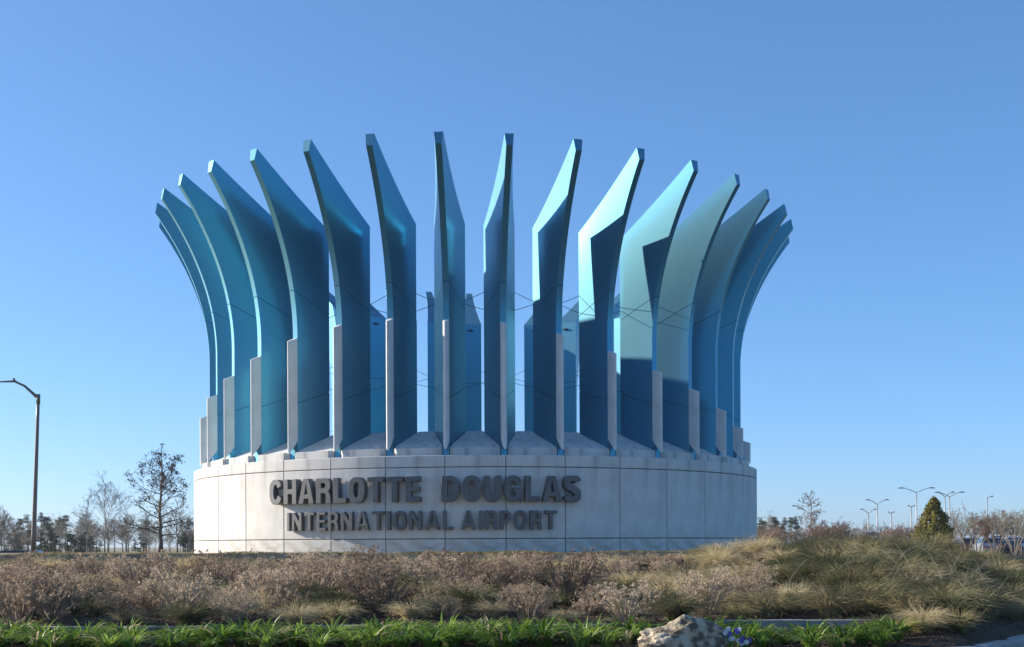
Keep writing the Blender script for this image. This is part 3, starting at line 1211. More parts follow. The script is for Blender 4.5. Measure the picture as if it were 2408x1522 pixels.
# tree with withered leaves beside the drum
m1 = tree_meshes(dict(seed=11, H=4.95, spread=1.7, leader=0.93, nmain=34, up=0.45, first=0.16, leaves=1500, leafsize=0.05, twig=3, trunk_r=0.105, leafzone=0.42), M['bark'], M['deadleaf'])
put_tree('withered_tree', m1, gnd(379, 60), 'slim tree holding dark withered leaves left of the drum')
m2 = tree_meshes(dict(seed=5, H=7.2, spread=3.4, leader=0.8, nmain=22, up=1.3, first=0.2, twig=3, trunk_r=0.07, rmin=.008), M['barkpale'])
put_tree('bare_tree', m2, gnd(248, 118), 'bare upright tree standing tallest in the wood behind the left lawn')
m3 = tree_meshes(dict(seed=8, H=4.6, spread=1.3, leader=0.96, nmain=30, up=0.55, first=0.22, twig=2, trunk_r=0.07, rmin=.012), M['barkred'])
_g = gnd(1907, 108)
put_tree('conical_bare_tree', m3, _g, 'slim bare conical tree right of the drum', scale=(P(1907, 1150, 108).z - _g.z) / 4.75)

# the far wood
wood = [tree_meshes(dict(seed=20 + i, H=10, spread=4.2, leader=0.8, nmain=20, up=1.1, first=0.25, twig=2, trunk_r=0.16, rmin=.025, leaves=lv, leafsize=0.13), bk, M['bud'])
        for i, (lv, bk) in enumerate(((0, M['bark']), (300, M['barkpale']), (0, M['barkpale']), (450, M['barkpale'])))]


def pine_meshes(seed, H, low=0.45, spread=2.2):
    rnd = random.Random(seed)
    T, B, L = MB(), MB(), MB()
    T.tube([(0, 0, 0), (rnd.gauss(0, .1), rnd.gauss(0, .1), H * .5), (0, 0, H * .97)], [.2, .14, .03], 6)
    for k in range(16):
        s = low + (1 - low) * (k + rnd.random()) / 16
        a = rnd.uniform(0, 2 * PI)
        l = spread * (1.15 - s) / (1.15 - low) * rnd.uniform(.5, 1.1)
        e = Vector((math.cos(a) * l, math.sin(a) * l, H * s + l * .25))
        B.tube([(0, 0, H * s), e], [.05, .02], 3)
        for j in range(rnd.randint(2, 4)):
            c_ = Vector((0, 0, H * s)).lerp(e, rnd.uniform(.45, 1.1)) + rvec(rnd, .25)
            for q in range(38):
                v = rvec(rnd, 1)
                v = v.normalized() * rnd.uniform(.2, 1) ** .5
                p = c_ + Vector((v.x * .75, v.y * .75, v.z * .4))
                leafquad(L, p, rvec(rnd), rnd.uniform(.12, .24), rnd, 0, .35)
    return T.mesh('trunk', M['bark']), B.mesh('branches', M['bark']), L.mesh('needles', M['pine'])


pines = [pine_meshes(41, 11), pine_meshes(42, 11, .6, 2.6), pine_meshes(43, 8, .08, 2.6), pine_meshes(44, 9, .3, 2.2)]
rnd = random.Random(77)
# pines picked out on the left: (px, top y, d, kind)
for px, yt, d, kd in ((20, 1250, 190, 2), (48, 1222, 240, 1), (64, 1216, 250, 0), (52, 1258, 170, 2), (98, 1212, 200, 0), (112, 1218, 150, 3), (132, 1258, 120, 2), (140, 1222, 230, 0), (154, 1214, 235, 1), (118, 1240, 140, 2), (96, 1250, 130, 2), (345, 1262, 190, 2), (432, 1255, 150, 3), (318, 1268, 230, 2), (200, 1270, 230, 2), (178, 1262, 240, 3), (215, 1266, 250, 2)):
    p = gnd(px, d)
    top = P(px, yt, d).z
    Hm = (11, 11, 8, 9)[kd]
    sc_ = (top - p.z) / Hm
    put_tree('pine_tree', pines[kd], p, ('tall bare-stemmed pine in the hazy wood at far left' if kd < 2 else 'low dark bushy pine in the hazy wood at far left'), 'tree', 'pines in the left wood', rnd.uniform(0, 6), (sc_ * 1.0, sc_ * 1.0, sc_))
for i in range(64):
    px = rnd.uniform(-60, 470)
    d = rnd.uniform(130, 260)
    p = gnd(px, d)
    yt = rnd.uniform(1208, 1256)
    if i in (0, 1):
        px, yt, d = -4 + i * 14, 1180 + 15 * i, 120
        p = gnd(px, d)
    if i in (2, 3, 4, 5):
        px, yt, d = (300, 205, 415, 445)[i - 2], (1195, 1195, 1180, 1205)[i - 2], 150
        p = gnd(px, d)
    s_ = (P(px, yt, d).z - p.z) / 10
    put_tree('wood_tree', wood[i % 4], p, 'leafless grey tree in the left wood, %s, %s' % (below_word(px).replace('below', 'behind').replace("the drum's sunlit edge", 'the drum edge'), 'nearer rank' if d < 175 else ('middle rank' if d < 215 else 'far rank')), 'tree', 'leafless trees of the left wood', rnd.uniform(0, 6), (s_ * 1.1, s_ * 1.1, s_))
for i in range(34):
    px = rnd.uniform(-50, 462)
    d = rnd.uniform(125, 240)
    p = gnd(px, d)
    s_ = (P(px, rnd.uniform(1252, 1282), d).z - p.z) / 8
    put_tree('understory_bush', pines[2] if i % 3 else pines[3], p, 'low dark bush under the left wood, %s' % below_word(px).replace('below', 'behind'), 'bush', 'bushes under the left wood', rnd.uniform(0, 6), (s_ * 1.5, s_ * 1.5, s_))
# right far wood
for i in range(34):
    px = rnd.uniform(1780, 2440)
    d = rnd.uniform(300, 380)
    p = gnd(px, d)
    yt = rnd.uniform(1222, 1244) if px < 2100 else rnd.uniform(1228, 1248)
    if i == 0:
        px, yt = 1812, 1204
        p = gnd(px, d)
    if i == 1:
        px, yt = 1975, 1218
        p = gnd(px, d)
    s_ = (P(px, yt, d).z - p.z) / 10
    put_tree('wood_tree', wood[(i * 3 + 1) % 4], p, 'pale leafless tree on the far right skyline, %s' % below_word(px).replace('below', 'behind'), 'tree', 'leafless trees of the right skyline', rnd.uniform(0, 6), (s_ * 1.3, s_ * 1.3, s_))
for px, yt, d, kd in ((1795, 1228, 230, 3), (1822, 1218, 240, 1), (1845, 1222, 250, 0), (1862, 1219, 255, 1), (1872, 1220, 260, 0), (1788, 1222, 250, 0)):
    p = gnd(px, d)
    s_ = (P(px, yt, d).z - p.z) / (11, 11, 8, 9)[kd]
    put_tree('pine_tree', pines[kd], p, 'far dark pine just right of the drum', 'tree', 'far pines right of the drum', rnd.uniform(0, 6), s_)

# brown leafless hedgerow shrubs and vase-shaped trees on the right
myr = [tree_meshes(dict(seed=60 + i, H=4.5, spread=2.6, vase=True, multi=5, nmain=45, up=.8, twig=2, trunk_r=.07, rmin=.012, leaves=lv, leafsize=.07), M['barkred' if i < 2 else 'barkpale'], M['rust' if i < 2 else 'bud'])
       for i, lv in enumerate((900, 2600, 350, 700))]
for i, (px, yt, d, kd) in enumerate(((1792, 1236, 95, 1), (1806, 1240, 90, 1), (1826, 1244, 96, 1), (1935, 1232, 105, 1), (1950, 1228, 110, 1), (1965, 1232, 108, 1), (1985, 1246, 112, 0), (2010, 1248, 118, 0), (1880, 1240, 120, 0),
                                     (2075, 1250, 150, 0), (2105, 1240, 155, 1), (2125, 1234, 150, 0), (2140, 1230, 150, 0), (2165, 1240, 150, 0), (1920, 1245, 115, 0))):
    p = gnd(px, d)
    s_ = (P(px, yt, d).z - p.z) / 4.5
    put_tree('brown_shrub', myr[kd], p, 'tall reddish brown leafless shrub in the thicket %s' % ('close to the drum' if px < 1900 else ('right of the slim conical tree' if px < 2040 else 'left of the cone evergreen')), 'shrub', 'brown thicket shrubs', i * 1.3, (s_ * 1.1, s_ * 1.1, s_))
for i, (px, yt, d, kd) in enumerate(((2252, 1204, 100, 2), (2278, 1196, 95, 2), (2298, 1204, 105, 3), (2340, 1206, 92, 1), (2352, 1200, 100, 3), (2385, 1198, 88, 2), (2405, 1204, 92, 3), (2425, 1200, 90, 2))):
    p = gnd(px, d)
    s_ = (P(px, yt, d).z - p.z) / 4.5
    nm = ('leftmost', 'second', 'third', 'fourth', 'fifth', 'sixth', 'seventh', 'eighth')[i]
    put_tree('vase_tree', myr[kd], p, '%s of the bare vase-shaped trees right of the cone evergreen' % nm, 'tree', 'bare vase-shaped trees by the parking lot', i * 2.1, (s_ * .95, s_ * .95, s_))

# cone evergreen
def cone_tree():
    rnd = random.Random(9)
    H, W = 3.4, 1.32
    T, L = MB(), MB()
    T.tube([(0, 0, 0), (0, 0, H * .9)], [.1, .02], 7)
    spr = []
    for i in range(260):
        s = (i + rnd.random()) / 260
        s = s ** 0.85
        r = W * (1 - s) ** .75 * rnd.uniform(.72, 1.1) * (0.55 + .45 * min(1, s * 6 + .35))
        a = i * 2.39996 + rnd.uniform(-.4, .4)
        r *= 1 + .22 * math.sin(a * 2 + s * 9) * math.sin(a * 3 - s * 17)
        spr.append(Vector((r * math.cos(a), r * math.sin(a), .1 + s * (H - .2))))
    for c_ in spr:
        rs = .13 + .12 * (1 - c_.z / H)
        for q in range(34):
            v = rvec(rnd).normalized() * rnd.random() ** .4
            p = c_ + Vector((v.x * rs, v.y * rs, v.z * rs * 1.25))
            leafquad(L, p, rvec(rnd) + Vector((c_.x, c_.y, .4)), rnd.uniform(.045, .085), rnd, 0, .6)
    for q in range(400):
        z = H * rnd.uniform(.55, 1.03)
        r = W * max(0.03, (1.03 - z / H)) ** .7 * rnd.uniform(.5, 1.15)
        a = rnd.uniform(0, 2 * PI)
        leafquad(L, Vector((r * math.cos(a), r * math.sin(a), z)), rvec(rnd), .04, rnd, 0, .4)
    p = gnd(2196, 72)
    t = tag(link('cone_evergreen', None, loc=p), 'dense cone-shaped olive evergreen on the right among the lamps', 'tree')
    s_ = (P(2196, 1170, 72).z - p.z) / 3.4
    t.scale = (s_, s_, s_)
    link('trunk', T.mesh('trunk', M['bark']), t)
    link('crown', L.mesh('crown', M['evergreen']), t)


cone_tree()

# ------------------------------------------------------------------ parking lot and vehicles
lot = MB()
lot.grid([[(x, y, ground_z(x, y) + 0.05) for x in range(18, 140, 6)] for y in range(60, 240, 8)], 0, True)
tag(link('parking_lot', lot.mesh('parking_lot', M['asphalt'])), kind='structure')

CARP = {
    'sedan': [(-2.2, .32), (-2.25, .75), (-2.05, .92), (-1.35, .98), (-.75, 1.40), (.45, 1.44), (1.15, 1.0), (2.0, .84), (2.2, .62), (2.2, .32)],
    'suv': [(-2.3, .38), (-2.35, .95), (-2.25, 1.15), (-2.05, 1.68), (-1.8, 1.76), (.3, 1.76), (1.0, 1.18), (2.05, 1.05), (2.28, .8), (2.28, .38)],
    'van': [(-2.7, .40), (-2.75, 1.2), (-2.65, 2.1), (-2.45, 2.25), (.9, 2.25), (1.75, 1.35), (2.55, 1.12), (2.75, .8), (2.75, .40)],
}


def make_car(kind, paint, loc, rz, label, group='cars parked in the lot'):
    pf = CARP[kind]
    t = tag(link('parked_car' if kind != 'van' else 'parked_van', None, loc=loc, rz=rz), label, 'van' if kind == 'van' else 'car', group)
    W = 0.9 if kind != 'van' else 1.0
    zb = 0.98 if kind == 'sedan' else (1.14 if kind == 'suv' else 1.25)

    def hw(z):
        return W - max(0, z - zb) * 0.28
    b = MB()
    Lf = [(x, -hw(z), z) for x, z in pf]
    Rt = [(x, hw(z), z) for x, z in pf]
    b.grid([Lf, Rt], 0, False)
    b.add([Lf[-1], Lf[0], Rt[0], Rt[-1]], [(0, 1, 2, 3)])
    b.add(Lf, [tuple(range(len(Lf)))])
    b.add(Rt, [tuple(range(len(Rt) - 1, -1, -1))])
    link('body', b.mesh('body', paint), t)
    zt = max(z for x, z in pf)
    xs = sorted(x for x, z in pf if z > zt - 0.12)
    x0, x1 = xs[0] - .25, xs[-1] + .35
    z0, z1 = zb + 0.05, zt - 0.10
    for s in (-1, 1):
        nn = 3 if kind != 'van' else 2
        for k in range(nn):
            a0 = x0 + (x1 - x0) * k / nn + .05
            a1 = x0 + (x1 - x0) * (k + 1) / nn - .05
            if kind == 'van' and k == 0:
                continue
            w = MB()
            i0 = .22 if k == 0 else 0
            i1 = .38 if k == nn - 1 else 0
            y0, y1 = s * (hw(z0) + .008), s * (hw(z1) + .008)
            w.add([(a0, y0, z0), (a1, y0, z0), (a1 - i1, y1, z1), (a0 + i0, y1, z1)], [(0, 1, 2, 3) if s < 0 else (3, 2, 1, 0)])
            link('side_window', w.mesh('side_window', M['glass']), t)
    # windscreen and rear window sit on the sloping profile edges
    for i in range(len(pf) - 1):
        (xa, za), (xb, zc) = pf[i], pf[i + 1]
        if min(za, zc) > zb - .06 and abs(zc - za) > .3:
            nx, nz = -(zc - za), (xb - xa)
            l = math.hypot(nx, nz)
            nx, nz = nx / l * .01, nz / l * .01
            pa = (xa + (xb - xa) * .12, za + (zc - za) * .12)
            pb = (xa + (xb - xa) * .9, za + (zc - za) * .9)
            w = MB()
            w.add([(pa[0] + nx, -hw(pa[1]) + .1, pa[1] + nz), (pa[0] + nx, hw(pa[1]) - .1, pa[1] + nz), (pb[0] + nx, hw(pb[1]) - .1, pb[1] + nz), (pb[0] + nx, -hw(pb[1]) + .1, pb[1] + nz)], [(0, 1, 2, 3)])
            link('windscreen' if xa > 0 else 'rear_window', w.mesh('windscreen', M['glass']), t)
    fx, rx = pf[-1][0], pf[0][0]
    for s in (-1, 1):
        w = MB()
        w.box(fx - .12, fx + .015, s * .62 - .18, s * .62 + .18, .66, .80)
        link('headlight', w.mesh('headlight', M['headlight']), t)
        w = MB()
        w.box(rx - .06, rx + .1, s * .68 - .14, s * .68 + .14, .78, .95)
        link('tail_light', w.mesh('tail_light', M['taillight']), t)
        for xw in (rx + .85, fx - .85):
            w = MB()
            w.tube([(xw, s * (W - .2), .33), (xw, s * (W + .015), .33)], [.33, .33], 16, smooth=False)
            tw = link('wheel', w.mesh('wheel', M['tyre']), t)
            w = MB()
            w.tube([(xw, s * (W - .1), .33), (xw, s * (W + .025), .33)], [.2, .2], 10, smooth=False)
            link('rim', w.mesh('rim', M['rimmetal']), tw)
    return t


def car_at(kind, paint, px, d, rz, label, lift=0.06):
    p = gnd(px, d)
    p.z += lift
    return make_car(kind, M[paint], p, rz, label)


car_at('van', 'carwhite', 2345, 140, rad(70), 'white van parked behind the bare trees at far right')
car_at('suv', 'carwhite', 2398, 118, rad(15), 'white car cut by the right frame edge behind bare trees')
car_at('suv', 'carsilver', 2322, 118, rad(80), 'silver car left of the white van in the right lot')
car_at('sedan', 'cardark', 2372, 112, rad(75), 'dark car between the white van and the white car at far right')
car_at('suv', 'carwhite', 2055, 128, rad(20), 'white car half hidden by grass under the double-arm lamps')
car_at('van', 'carsilver', 2084, 165, rad(30), 'silver van showing above the grass crest under the double-arm lamps')
car_at('suv', 'cardark', 2030, 125, rad(25), 'dark car above the grass crest right of the brown thicket')
car_at('suv', 'carred', 2268, 125, rad(85), 'maroon car just right of the cone evergreen')
car_at('sedan', 'carwhite', 1985, 122, rad(10), 'low white car behind the grass crest below the brown thicket')
car_at('sedan', 'carsilver', 1945, 110, rad(10), 'low silver car behind the grass right of the slim conical tree')
o = car_at('suv', 'cardark', 78, 85, rad(4), 'dark car roof just showing above the crest beside the left street lamp', 0.0)
o['group'] = 'cars on the road behind the left crest'
o.location.z = -1.95 + 0.15 - .15
# dark gabled shelter far right
sh = tag(link('small_shelter', None, loc=gnd(2050, 165)), 'small dark-roofed shelter beyond the cars under the double-arm lamps', 'building')
b = MB()
b.box(-2.2, 2.2, -2, 2, 0, 1.7)
link('wall', b.mesh('wall', M['wallpale']), sh)
b = MB()
b.add([(-2.6, -2.3, 1.65), (2.6, -2.3, 1.65), (2.6, 2.3, 1.65), (-2.6, 2.3, 1.65), (-0.5, 0, 2.8), (0.5, 0, 2.8)], [(0, 1, 5, 4), (2, 3, 4, 5), (1, 2, 5), (3, 0, 4), (3, 2, 1, 0)])
link('roof', b.mesh('roof', M['roofdark']), sh)

# ------------------------------------------------------------------ planting on the slope
def ribbon(b, pts, w0, mi=0, face=None):
    """flat tapering blade along pts"""
    n = len(pts)
    v, f = [], []
    for i, p in enumerate(pts):
        t = (pts[min(i + 1, n - 1)] - pts[max(i - 1, 0)])
        s = t.cross(face if face is not None else Vector((0, 0, 1)))
        s = s.normalized() if s.length > 1e-6 else Vector((1, 0, 0))
        w = w0 * (1 - (i / (n - 1)) ** 1.6) + 0.0006
        v += [tuple(p - s * w), tuple(p + s * w)]
    for i in range(n - 1):
        f.append((2 * i, 2 * i + 1, 2 * i + 3, 2 * i + 2))
    b.add(v, f, mi)


def seedhead_shrub(seed):
    rnd = random.Random(seed)
    b = MB()
    for k in range(64):
        a = rnd.uniform(0, 2 * PI)
        ln = rnd.uniform(.05, 1) ** .6
        tilt = ln * rad(52)
        h = rnd.uniform(.42, .62) * (1 - .25 * ln)
        out = Vector((math.cos(a), math.sin(a), 0))
        p0 = out * rnd.uniform(0, .08)
        p2 = out * (math.sin(tilt) * h * 1.25) + Vector((0, 0, math.cos(tilt * .85) * h)) + rvec(rnd, .02)
        p1 = (p0 + p2) / 2 + Vector((0, 0, .04)) + rvec(rnd, .012)
        ribbon(b, [p0, p1, p2], .0055, 1, Vector((out.x, out.y, .2)).cross(Vector((0, 0, 1))) if rnd.random() < .5 else Vector((0, -1, 0.2)))
        heads = [p2] + [p2 + rvec(rnd, .06) for _ in range(rnd.randint(0, 2))] + ([p1 + rvec(rnd, .06)] if rnd.random() < .4 else [])
        for c_ in heads:
            ribbon(b, [p1, (p1 + c_) / 2 + rvec(rnd, .01), c_], .003, 1, Vector((0, -1, 0.1)))
            hs = rnd.uniform(.02, .05)
            for q in range(rnd.randint(9, 15)):
                v = rvec(rnd).normalized() * rnd.random() ** .4
                leafquad(b, c_ + Vector((v.x * hs, v.y * hs, v.z * hs * .8)), v + rvec(rnd, .5), rnd.uniform(.008, .016), rnd, 0, .75)
    return b.mesh('seedhead_shrub', [M['seed'], M['stem']])


def grass_tuft(seed, n, h, droop, m, w=.0045, seeds=False):
    rnd = random.Random(seed)
    b = MB()
    for k in range(n):
        a = rnd.uniform(0, 2 * PI)
        out = Vector((math.cos(a), math.sin(a), 0))
        L = h * rnd.uniform(.55, 1.15)
        base = out * rnd.uniform(0, .13) + Vector((0, 0, -.02))
        lean = rnd.uniform(.1, 1.0) * droop
        pts = []
        side = Vector((-out.y, out.x, 0)) * rnd.gauss(0, .24)
        for i in range(5):
            s = i / 4
            r = L * (lean * s * s * .95 + .10 * s)
            z = L * (s - lean * .62 * s * s * s - .05 * s * s)
            pts.append(base + out * r + side * (s * s) + Vector((0, 0, z)) + rvec(rnd, .006 + .02 * s))
        ribbon(b, pts, w * rnd.uniform(.6, 1.3), 0, Vector((rnd.gauss(0, .4), -1, .3)))
    if seeds:
        for k in range(n // 3):
            v = rvec(rnd)
            v.z = abs(v.z)
            v = v.normalized() * h * rnd.uniform(.55, .85)
            leafquad(b, Vector((v.x, v.y, v.z * .8)), rvec(rnd), rnd.uniform(.010, .018), rnd, 0, .7)
    return b.mesh('grass_tuft', m)


def strap_clump(seed):
    rnd = random.Random(seed)
    b = MB()
    for k in range(58):
        a = rnd.uniform(0, 2 * PI)
        out = Vector((math.cos(a), math.sin(a), 0))
        L = rnd.uniform(.24, .46)
        base = out * rnd.uniform(0, .07) + Vector((0, 0, -.02))
        lean = rnd.uniform(.12, 1.0) ** .8 * .95
        w = rnd.uniform(.009, .017)
        tw = rnd.uniform(-.3, .3)
        side = Vector((-out.y, out.x, 0))
        rows = []
        n = 6
        for i in range(n):
            s = i / (n - 1)
            r = L * (lean * s * s * .85 + .18 * s)
            z = L * (s * (1 - .15 * s) - lean * .60 * s ** 3)
            c_ = base + out * r + side * (tw * s * s * L) + Vector((0, 0, z))
            ww = w * (0.75 + .5 * s) * (1 - max(0, (s - .35) / .65) ** 1.7) + .0008
            up_ = Vector((out.x * -.5, out.y * -.5, .8)) * ww * .55
            rows.append([tuple(c_ - side * ww + up_), tuple(c_), tuple(c_ + side * ww + up_)])
        b.grid(rows, 1 if rnd.random() < .09 else 0, True)
    return b.mesh('strap_leaf_clump', [M['strap'], M['straw']])


shrubs = [seedhead_shrub(100 + i) for i in range(6)]
straws = [grass_tuft(200 + i, 520, .62, 1.0, M['straw'], seeds=True) for i in range(4)]
sedges = [grass_tuft(220 + i, 620, .58, 1.15, M['sedge']) for i in range(4)]
thin = [grass_tuft(240 + i, 260, .55, .7, M['straw'], .0035) for i in range(3)]
straps = [strap_clump(300 + i) for i in range(6)]


rnd = random.Random(5)
d = 18.25
nsh = ngr = 0
while d < 28.7:
    st = 0.74 + (d - 18) * 0.030
    xl, xr = (-60 - CX) / FPX * d, (2470 - CX) / FPX * d
    x = xl + rnd.uniform(0, st)
    while x < xr:
        px = CX + x / d * FPX
        jx, jd = x + rnd.uniform(-.22, .22), d + rnd.uniform(-.28, .28)
        jd = max(18.05, min(28.65, jd))
        kd = kerb_d(jx)
        pg = 0.32 if px < 950 else (0.42 if px < 1450 else (0.5 if px < 1650 else 0.9))
        if px > 1900:
            pg = 1.0
        if jx > 5.5 and jd < kd + 1.1:
            x += st
            continue
        z = ground_z(jx, jd - CD)
        loc = (jx, jd - CD, z - 0.01)
        rz = rnd.uniform(0, 2 * PI)
        if rnd.random() < pg:
            if (px > 1880 and rnd.random() < .85) or (px < 1600 and rnd.random() < .5):
                me = rnd.choice(sedges)
                lb = 'olive grey arching grass clump'
                s = rnd.uniform(.85, 1.2)
            else:
                me = rnd.choice(straws)
                lb = 'straw coloured arching grass clump'
                s = rnd.uniform(.5, 1.1)
            if px < 1650:
                s = min(s, max(.3, (-.0072 * jd - z + rnd.uniform(.0, .14)) / .52))
            o = link('dry_grass_clump', me, None, loc, rz, (s, s, s * rnd.uniform(.8, 1.05)))
            tag(o, '%s %s, slope %s' % (lb, below_word(px), zone_word(d)), 'grass', 'dry grass clumps on the slope')
            ngr += 1
        else:
            s = rnd.choice((.6, .8, 1.0, 1.2, 1.5)) * rnd.uniform(.9, 1.1)
            s = min(s, max(.35, (-.0075 * jd - z + rnd.uniform(-.02, .15)) / .58))
            o = link('dried_shrub', rnd.choice(shrubs), None, loc, rz, (s, s, s * rnd.uniform(.85, 1.1)))
            tag(o, 'dried brown shrub %s, slope %s' % (below_word(px), zone_word(d)), 'shrub', 'dried brown shrubs on the slope')
            nsh += 1
        x += st * rnd.uniform(.85, 1.15)
    d += st * .86
# right mound in front of and beside the kerb, and beyond the crest
for i in range(70):
    jd = rnd.uniform(17.4, 23)
    jx = rnd.uniform(5.0, 12)
    px = CX + jx / jd * FPX
    if jd < kerb_d(jx) + .55 or px > 2460 or px < 1850 or (jd < 18.1 and jx < 6.0):
        continue
    s = rnd.uniform(.6, .95)
    me = rnd.choice(straws if rnd.random() < .45 else sedges)
    o = link('dry_grass_clump', me, None, (jx, jd - CD, ground_z(jx, jd - CD) - .01), rnd.uniform(0, 6), s)
    tag(o, 'unruly dry grass clump on the right mound, %s' % below_word(px), 'grass', 'dry grass clumps on the slope')
    ngr += 1
for i in range(46):
    px = rnd.uniform(1985, 2440)
    jd = rnd.uniform(16.9, 20.5)
    jx = (px - CX) / FPX * jd
    if jd < kerb_d(jx) + .38 or (jd < 18.0 and jx < 5.6):
        continue
    s = rnd.uniform(.5, .85)
    o = link('dry_grass_clump', rnd.choice(straws if rnd.random() < .65 else sedges), None, (jx, jd - CD, ground_z(jx, jd - CD) - .01), rnd.uniform(0, 6), s)
    tag(o, 'tousled grass clump spilling towards the kerb, %s' % below_word(px), 'grass', 'dry grass clumps on the slope')
# wispy tufts at the crest, on the terrace edge
for px, d_, s in ((470, 28.4, .8), (488, 28.2, .85), (455, 28.3, .6), (520, 28.6, .5), (1190, 28.3, .8), (965, 28.2, .6), (1700, 28.2, .9), (1680, 27.8, .8), (1130, 28.5, .45), (1440, 28.4, .8), (1480, 28.3, .6), (1300, 28.5, .4), (850, 28.5, .35), (690, 28.6, .35), (1580, 28.4, .5), (1750, 28.3, .9)):
    p = gnd(px, d_)
    o = link('wispy_grass_tuft', rnd.choice(thin), None, p, rnd.uniform(0, 6), s)
    tag(o, 'wispy straw grass standing against the drum foot %s' % below_word(px), 'grass', 'wispy grass at the drum foot')
for i in range(64):
    px = -30 + i * 27 + rnd.uniform(-9, 9)
    d_ = rnd.uniform(28.55, 28.85)
    p = gnd(px, d_)
    o = link('rim_grass_tuft', rnd.choice(thin), None, p, rnd.uniform(0, 6), rnd.uniform(.45, .78))
    tag(o, 'small dry grass tuft against the rim boards, %s' % below_word(px), 'grass', 'dry tufts along the rim boards')
# long bleached stalks leaning out of the right mound
for i in range(26):
    px = rnd.uniform(1800, 2390)
    d_ = rnd.uniform(18.6, 22)
    p = gnd(px, d_)
    if d_ < kerb_d(p.x) + .8:
        continue
    b = MB()
    a = rnd.choice((-1, 1))
    L = rnd.uniform(.7, 1.1)
    lean = rnd.uniform(.2, .8)
    pts = [Vector((a * L * lean * s * (0.4 + .6 * s), rnd.uniform(-.02, .02), L * (s - lean * .55 * s ** 3))) for s in (0, .2, .4, .6, .8, 1)]
    ribbon(b, pts, .006, 0, Vector((0, -1, .2)))
    ribbon(b, [pts[3], pts[3] + Vector((a * .12, 0, .12))], .003, 0, Vector((0, -1, .2)))
    tag(link('bleached_stalk', b.mesh('bleached_stalk', M['straw']), None, p), 'long bleached stalk leaning %s out of the right mound, %s' % ('left' if a < 0 else 'right', below_word(px)), 'stalk', 'bleached stalks in the right mound')

# leaf litter on the slope and mulch in the bed: nobody could count these
def scatter(name, n, xr, dr, size, m, label, cat, seed):
    rnd = random.Random(seed)
    b = MB()
    for i in range(n):
        d_ = rnd.uniform(*dr)
        x = rnd.uniform(xr[0], xr[1]) * d_ / 20
        if d_ < kerb_d(x) + .2 or (17.55 < d_ < 17.95 and x < 6.1):
            continue
        leafquad(b, Vector((x, d_ - CD, ground_z(x, d_ - CD) + rnd.uniform(.004, .03))), Vector((rnd.gauss(0, .5), rnd.gauss(0, .5), 1)), size * rnd.uniform(.5, 1.5), rnd, 0, .6)
    tag(link(name, b.mesh(name, m)), label, cat, kind='stuff')


scatter('leaf_litter', 16000, (-8.3, 9.6), (17.95, 28.8), .03, M['litter'], 'dry brown leaf litter between the shrubs on the slope', 'leaf litter', 1)
scatter('mulch', 9000, (-8.3, 9.6), (15.5, 17.5), .02, M['soilbit'], 'dark mulch under the green clumps', 'mulch', 2)

# low dry turf on the terrace round the drum foot
b = MB()
rnd = random.Random(31)
for i in range(9000):
    x = rnd.uniform(-13, 9)
    y = rnd.uniform(RIM_D - CD + .12, RIM_D - CD + 2.6) if abs(x) < 8.5 else rnd.uniform(RIM_D - CD + .12, 3)
    if x * x + y * y < (R + .06) ** 2:
        continue
    p = Vector((x, y, ground_z(x, y)))
    h = rnd.uniform(.025, .075)
    ribbon(b, [p, p + Vector((rnd.gauss(0, .02), rnd.gauss(0, .02), h * .6)), p + Vector((rnd.gauss(0, .05), rnd.gauss(0, .03), h))], .006, 0, Vector((0, -1, .2)))
for i in range(9000):
    x = rnd.uniform(-14, 6.5)
    p = Vector((x, RIM_D - CD + rnd.uniform(-.08, .45), -0.21))
    h = rnd.uniform(.03, .085) * (1 + .5 * math.sin(x * 2.1) * math.sin(x * .77))
    ribbon(b, [p, p + Vector((rnd.gauss(0, .02), rnd.gauss(0, .02), h * .6)), p + Vector((rnd.gauss(0, .06), rnd.gauss(-.02, .03), h))], .008, 0, Vector((rnd.gauss(0, .8), -1, .2)))
tag(link('terrace_turf', b.mesh('terrace_turf', M['straw'])), 'short dry straw turf round the drum foot', 'grass', kind='stuff')

# ------------------------------------------------------------------ front bed of strap-leaved clumps
rnd = random.Random(12)
ROCK = P(1612, 1490, 15.9)
for row, d_ in enumerate((16.05, 16.5, 16.95, 17.38)):
    st = .36
    x = (-60 - CX) / FPX * d_ + rnd.uniform(0, st)
    xe = (2105 - CX) / FPX * d_
    while x < xe:
        jx, jd = x + rnd.uniform(-.1, .1), d_ + rnd.uniform(-.12, .12)
        px = CX + jx / jd * FPX
        if (-.8 < jx - ROCK.x < .62 and jd < 16.8) or (-1.7 < jx - ROCK.x < .62 and jd < 16.3) or jd < kerb_d(jx) + .35:
            x += st
            continue
        if (row == 3 and px > 1830) or (row == 2 and px > 1830 and rnd.random() < .5):
            x += st
            continue
        if row == 0 and rnd.random() < .35:
            x += st
            continue
        s = rnd.uniform(.95, 1.45) if row else rnd.uniform(.8, 1.15)
        o = link('strap_leaf_clump', rnd.choice(straps), None, (jx, jd - CD, ground_z(jx, jd - CD)), rnd.uniform(0, 6), s)
        tag(o, 'green strap-leaved clump, %s row of the bed, %s' % (('front', 'second', 'third', 'back')[row], below_word(px) if abs(jx - ROCK.x) > .6 else 'behind the boulder'), 'plant', 'green clumps in the front bed')
        x += st * rnd.uniform(.85, 1.2)

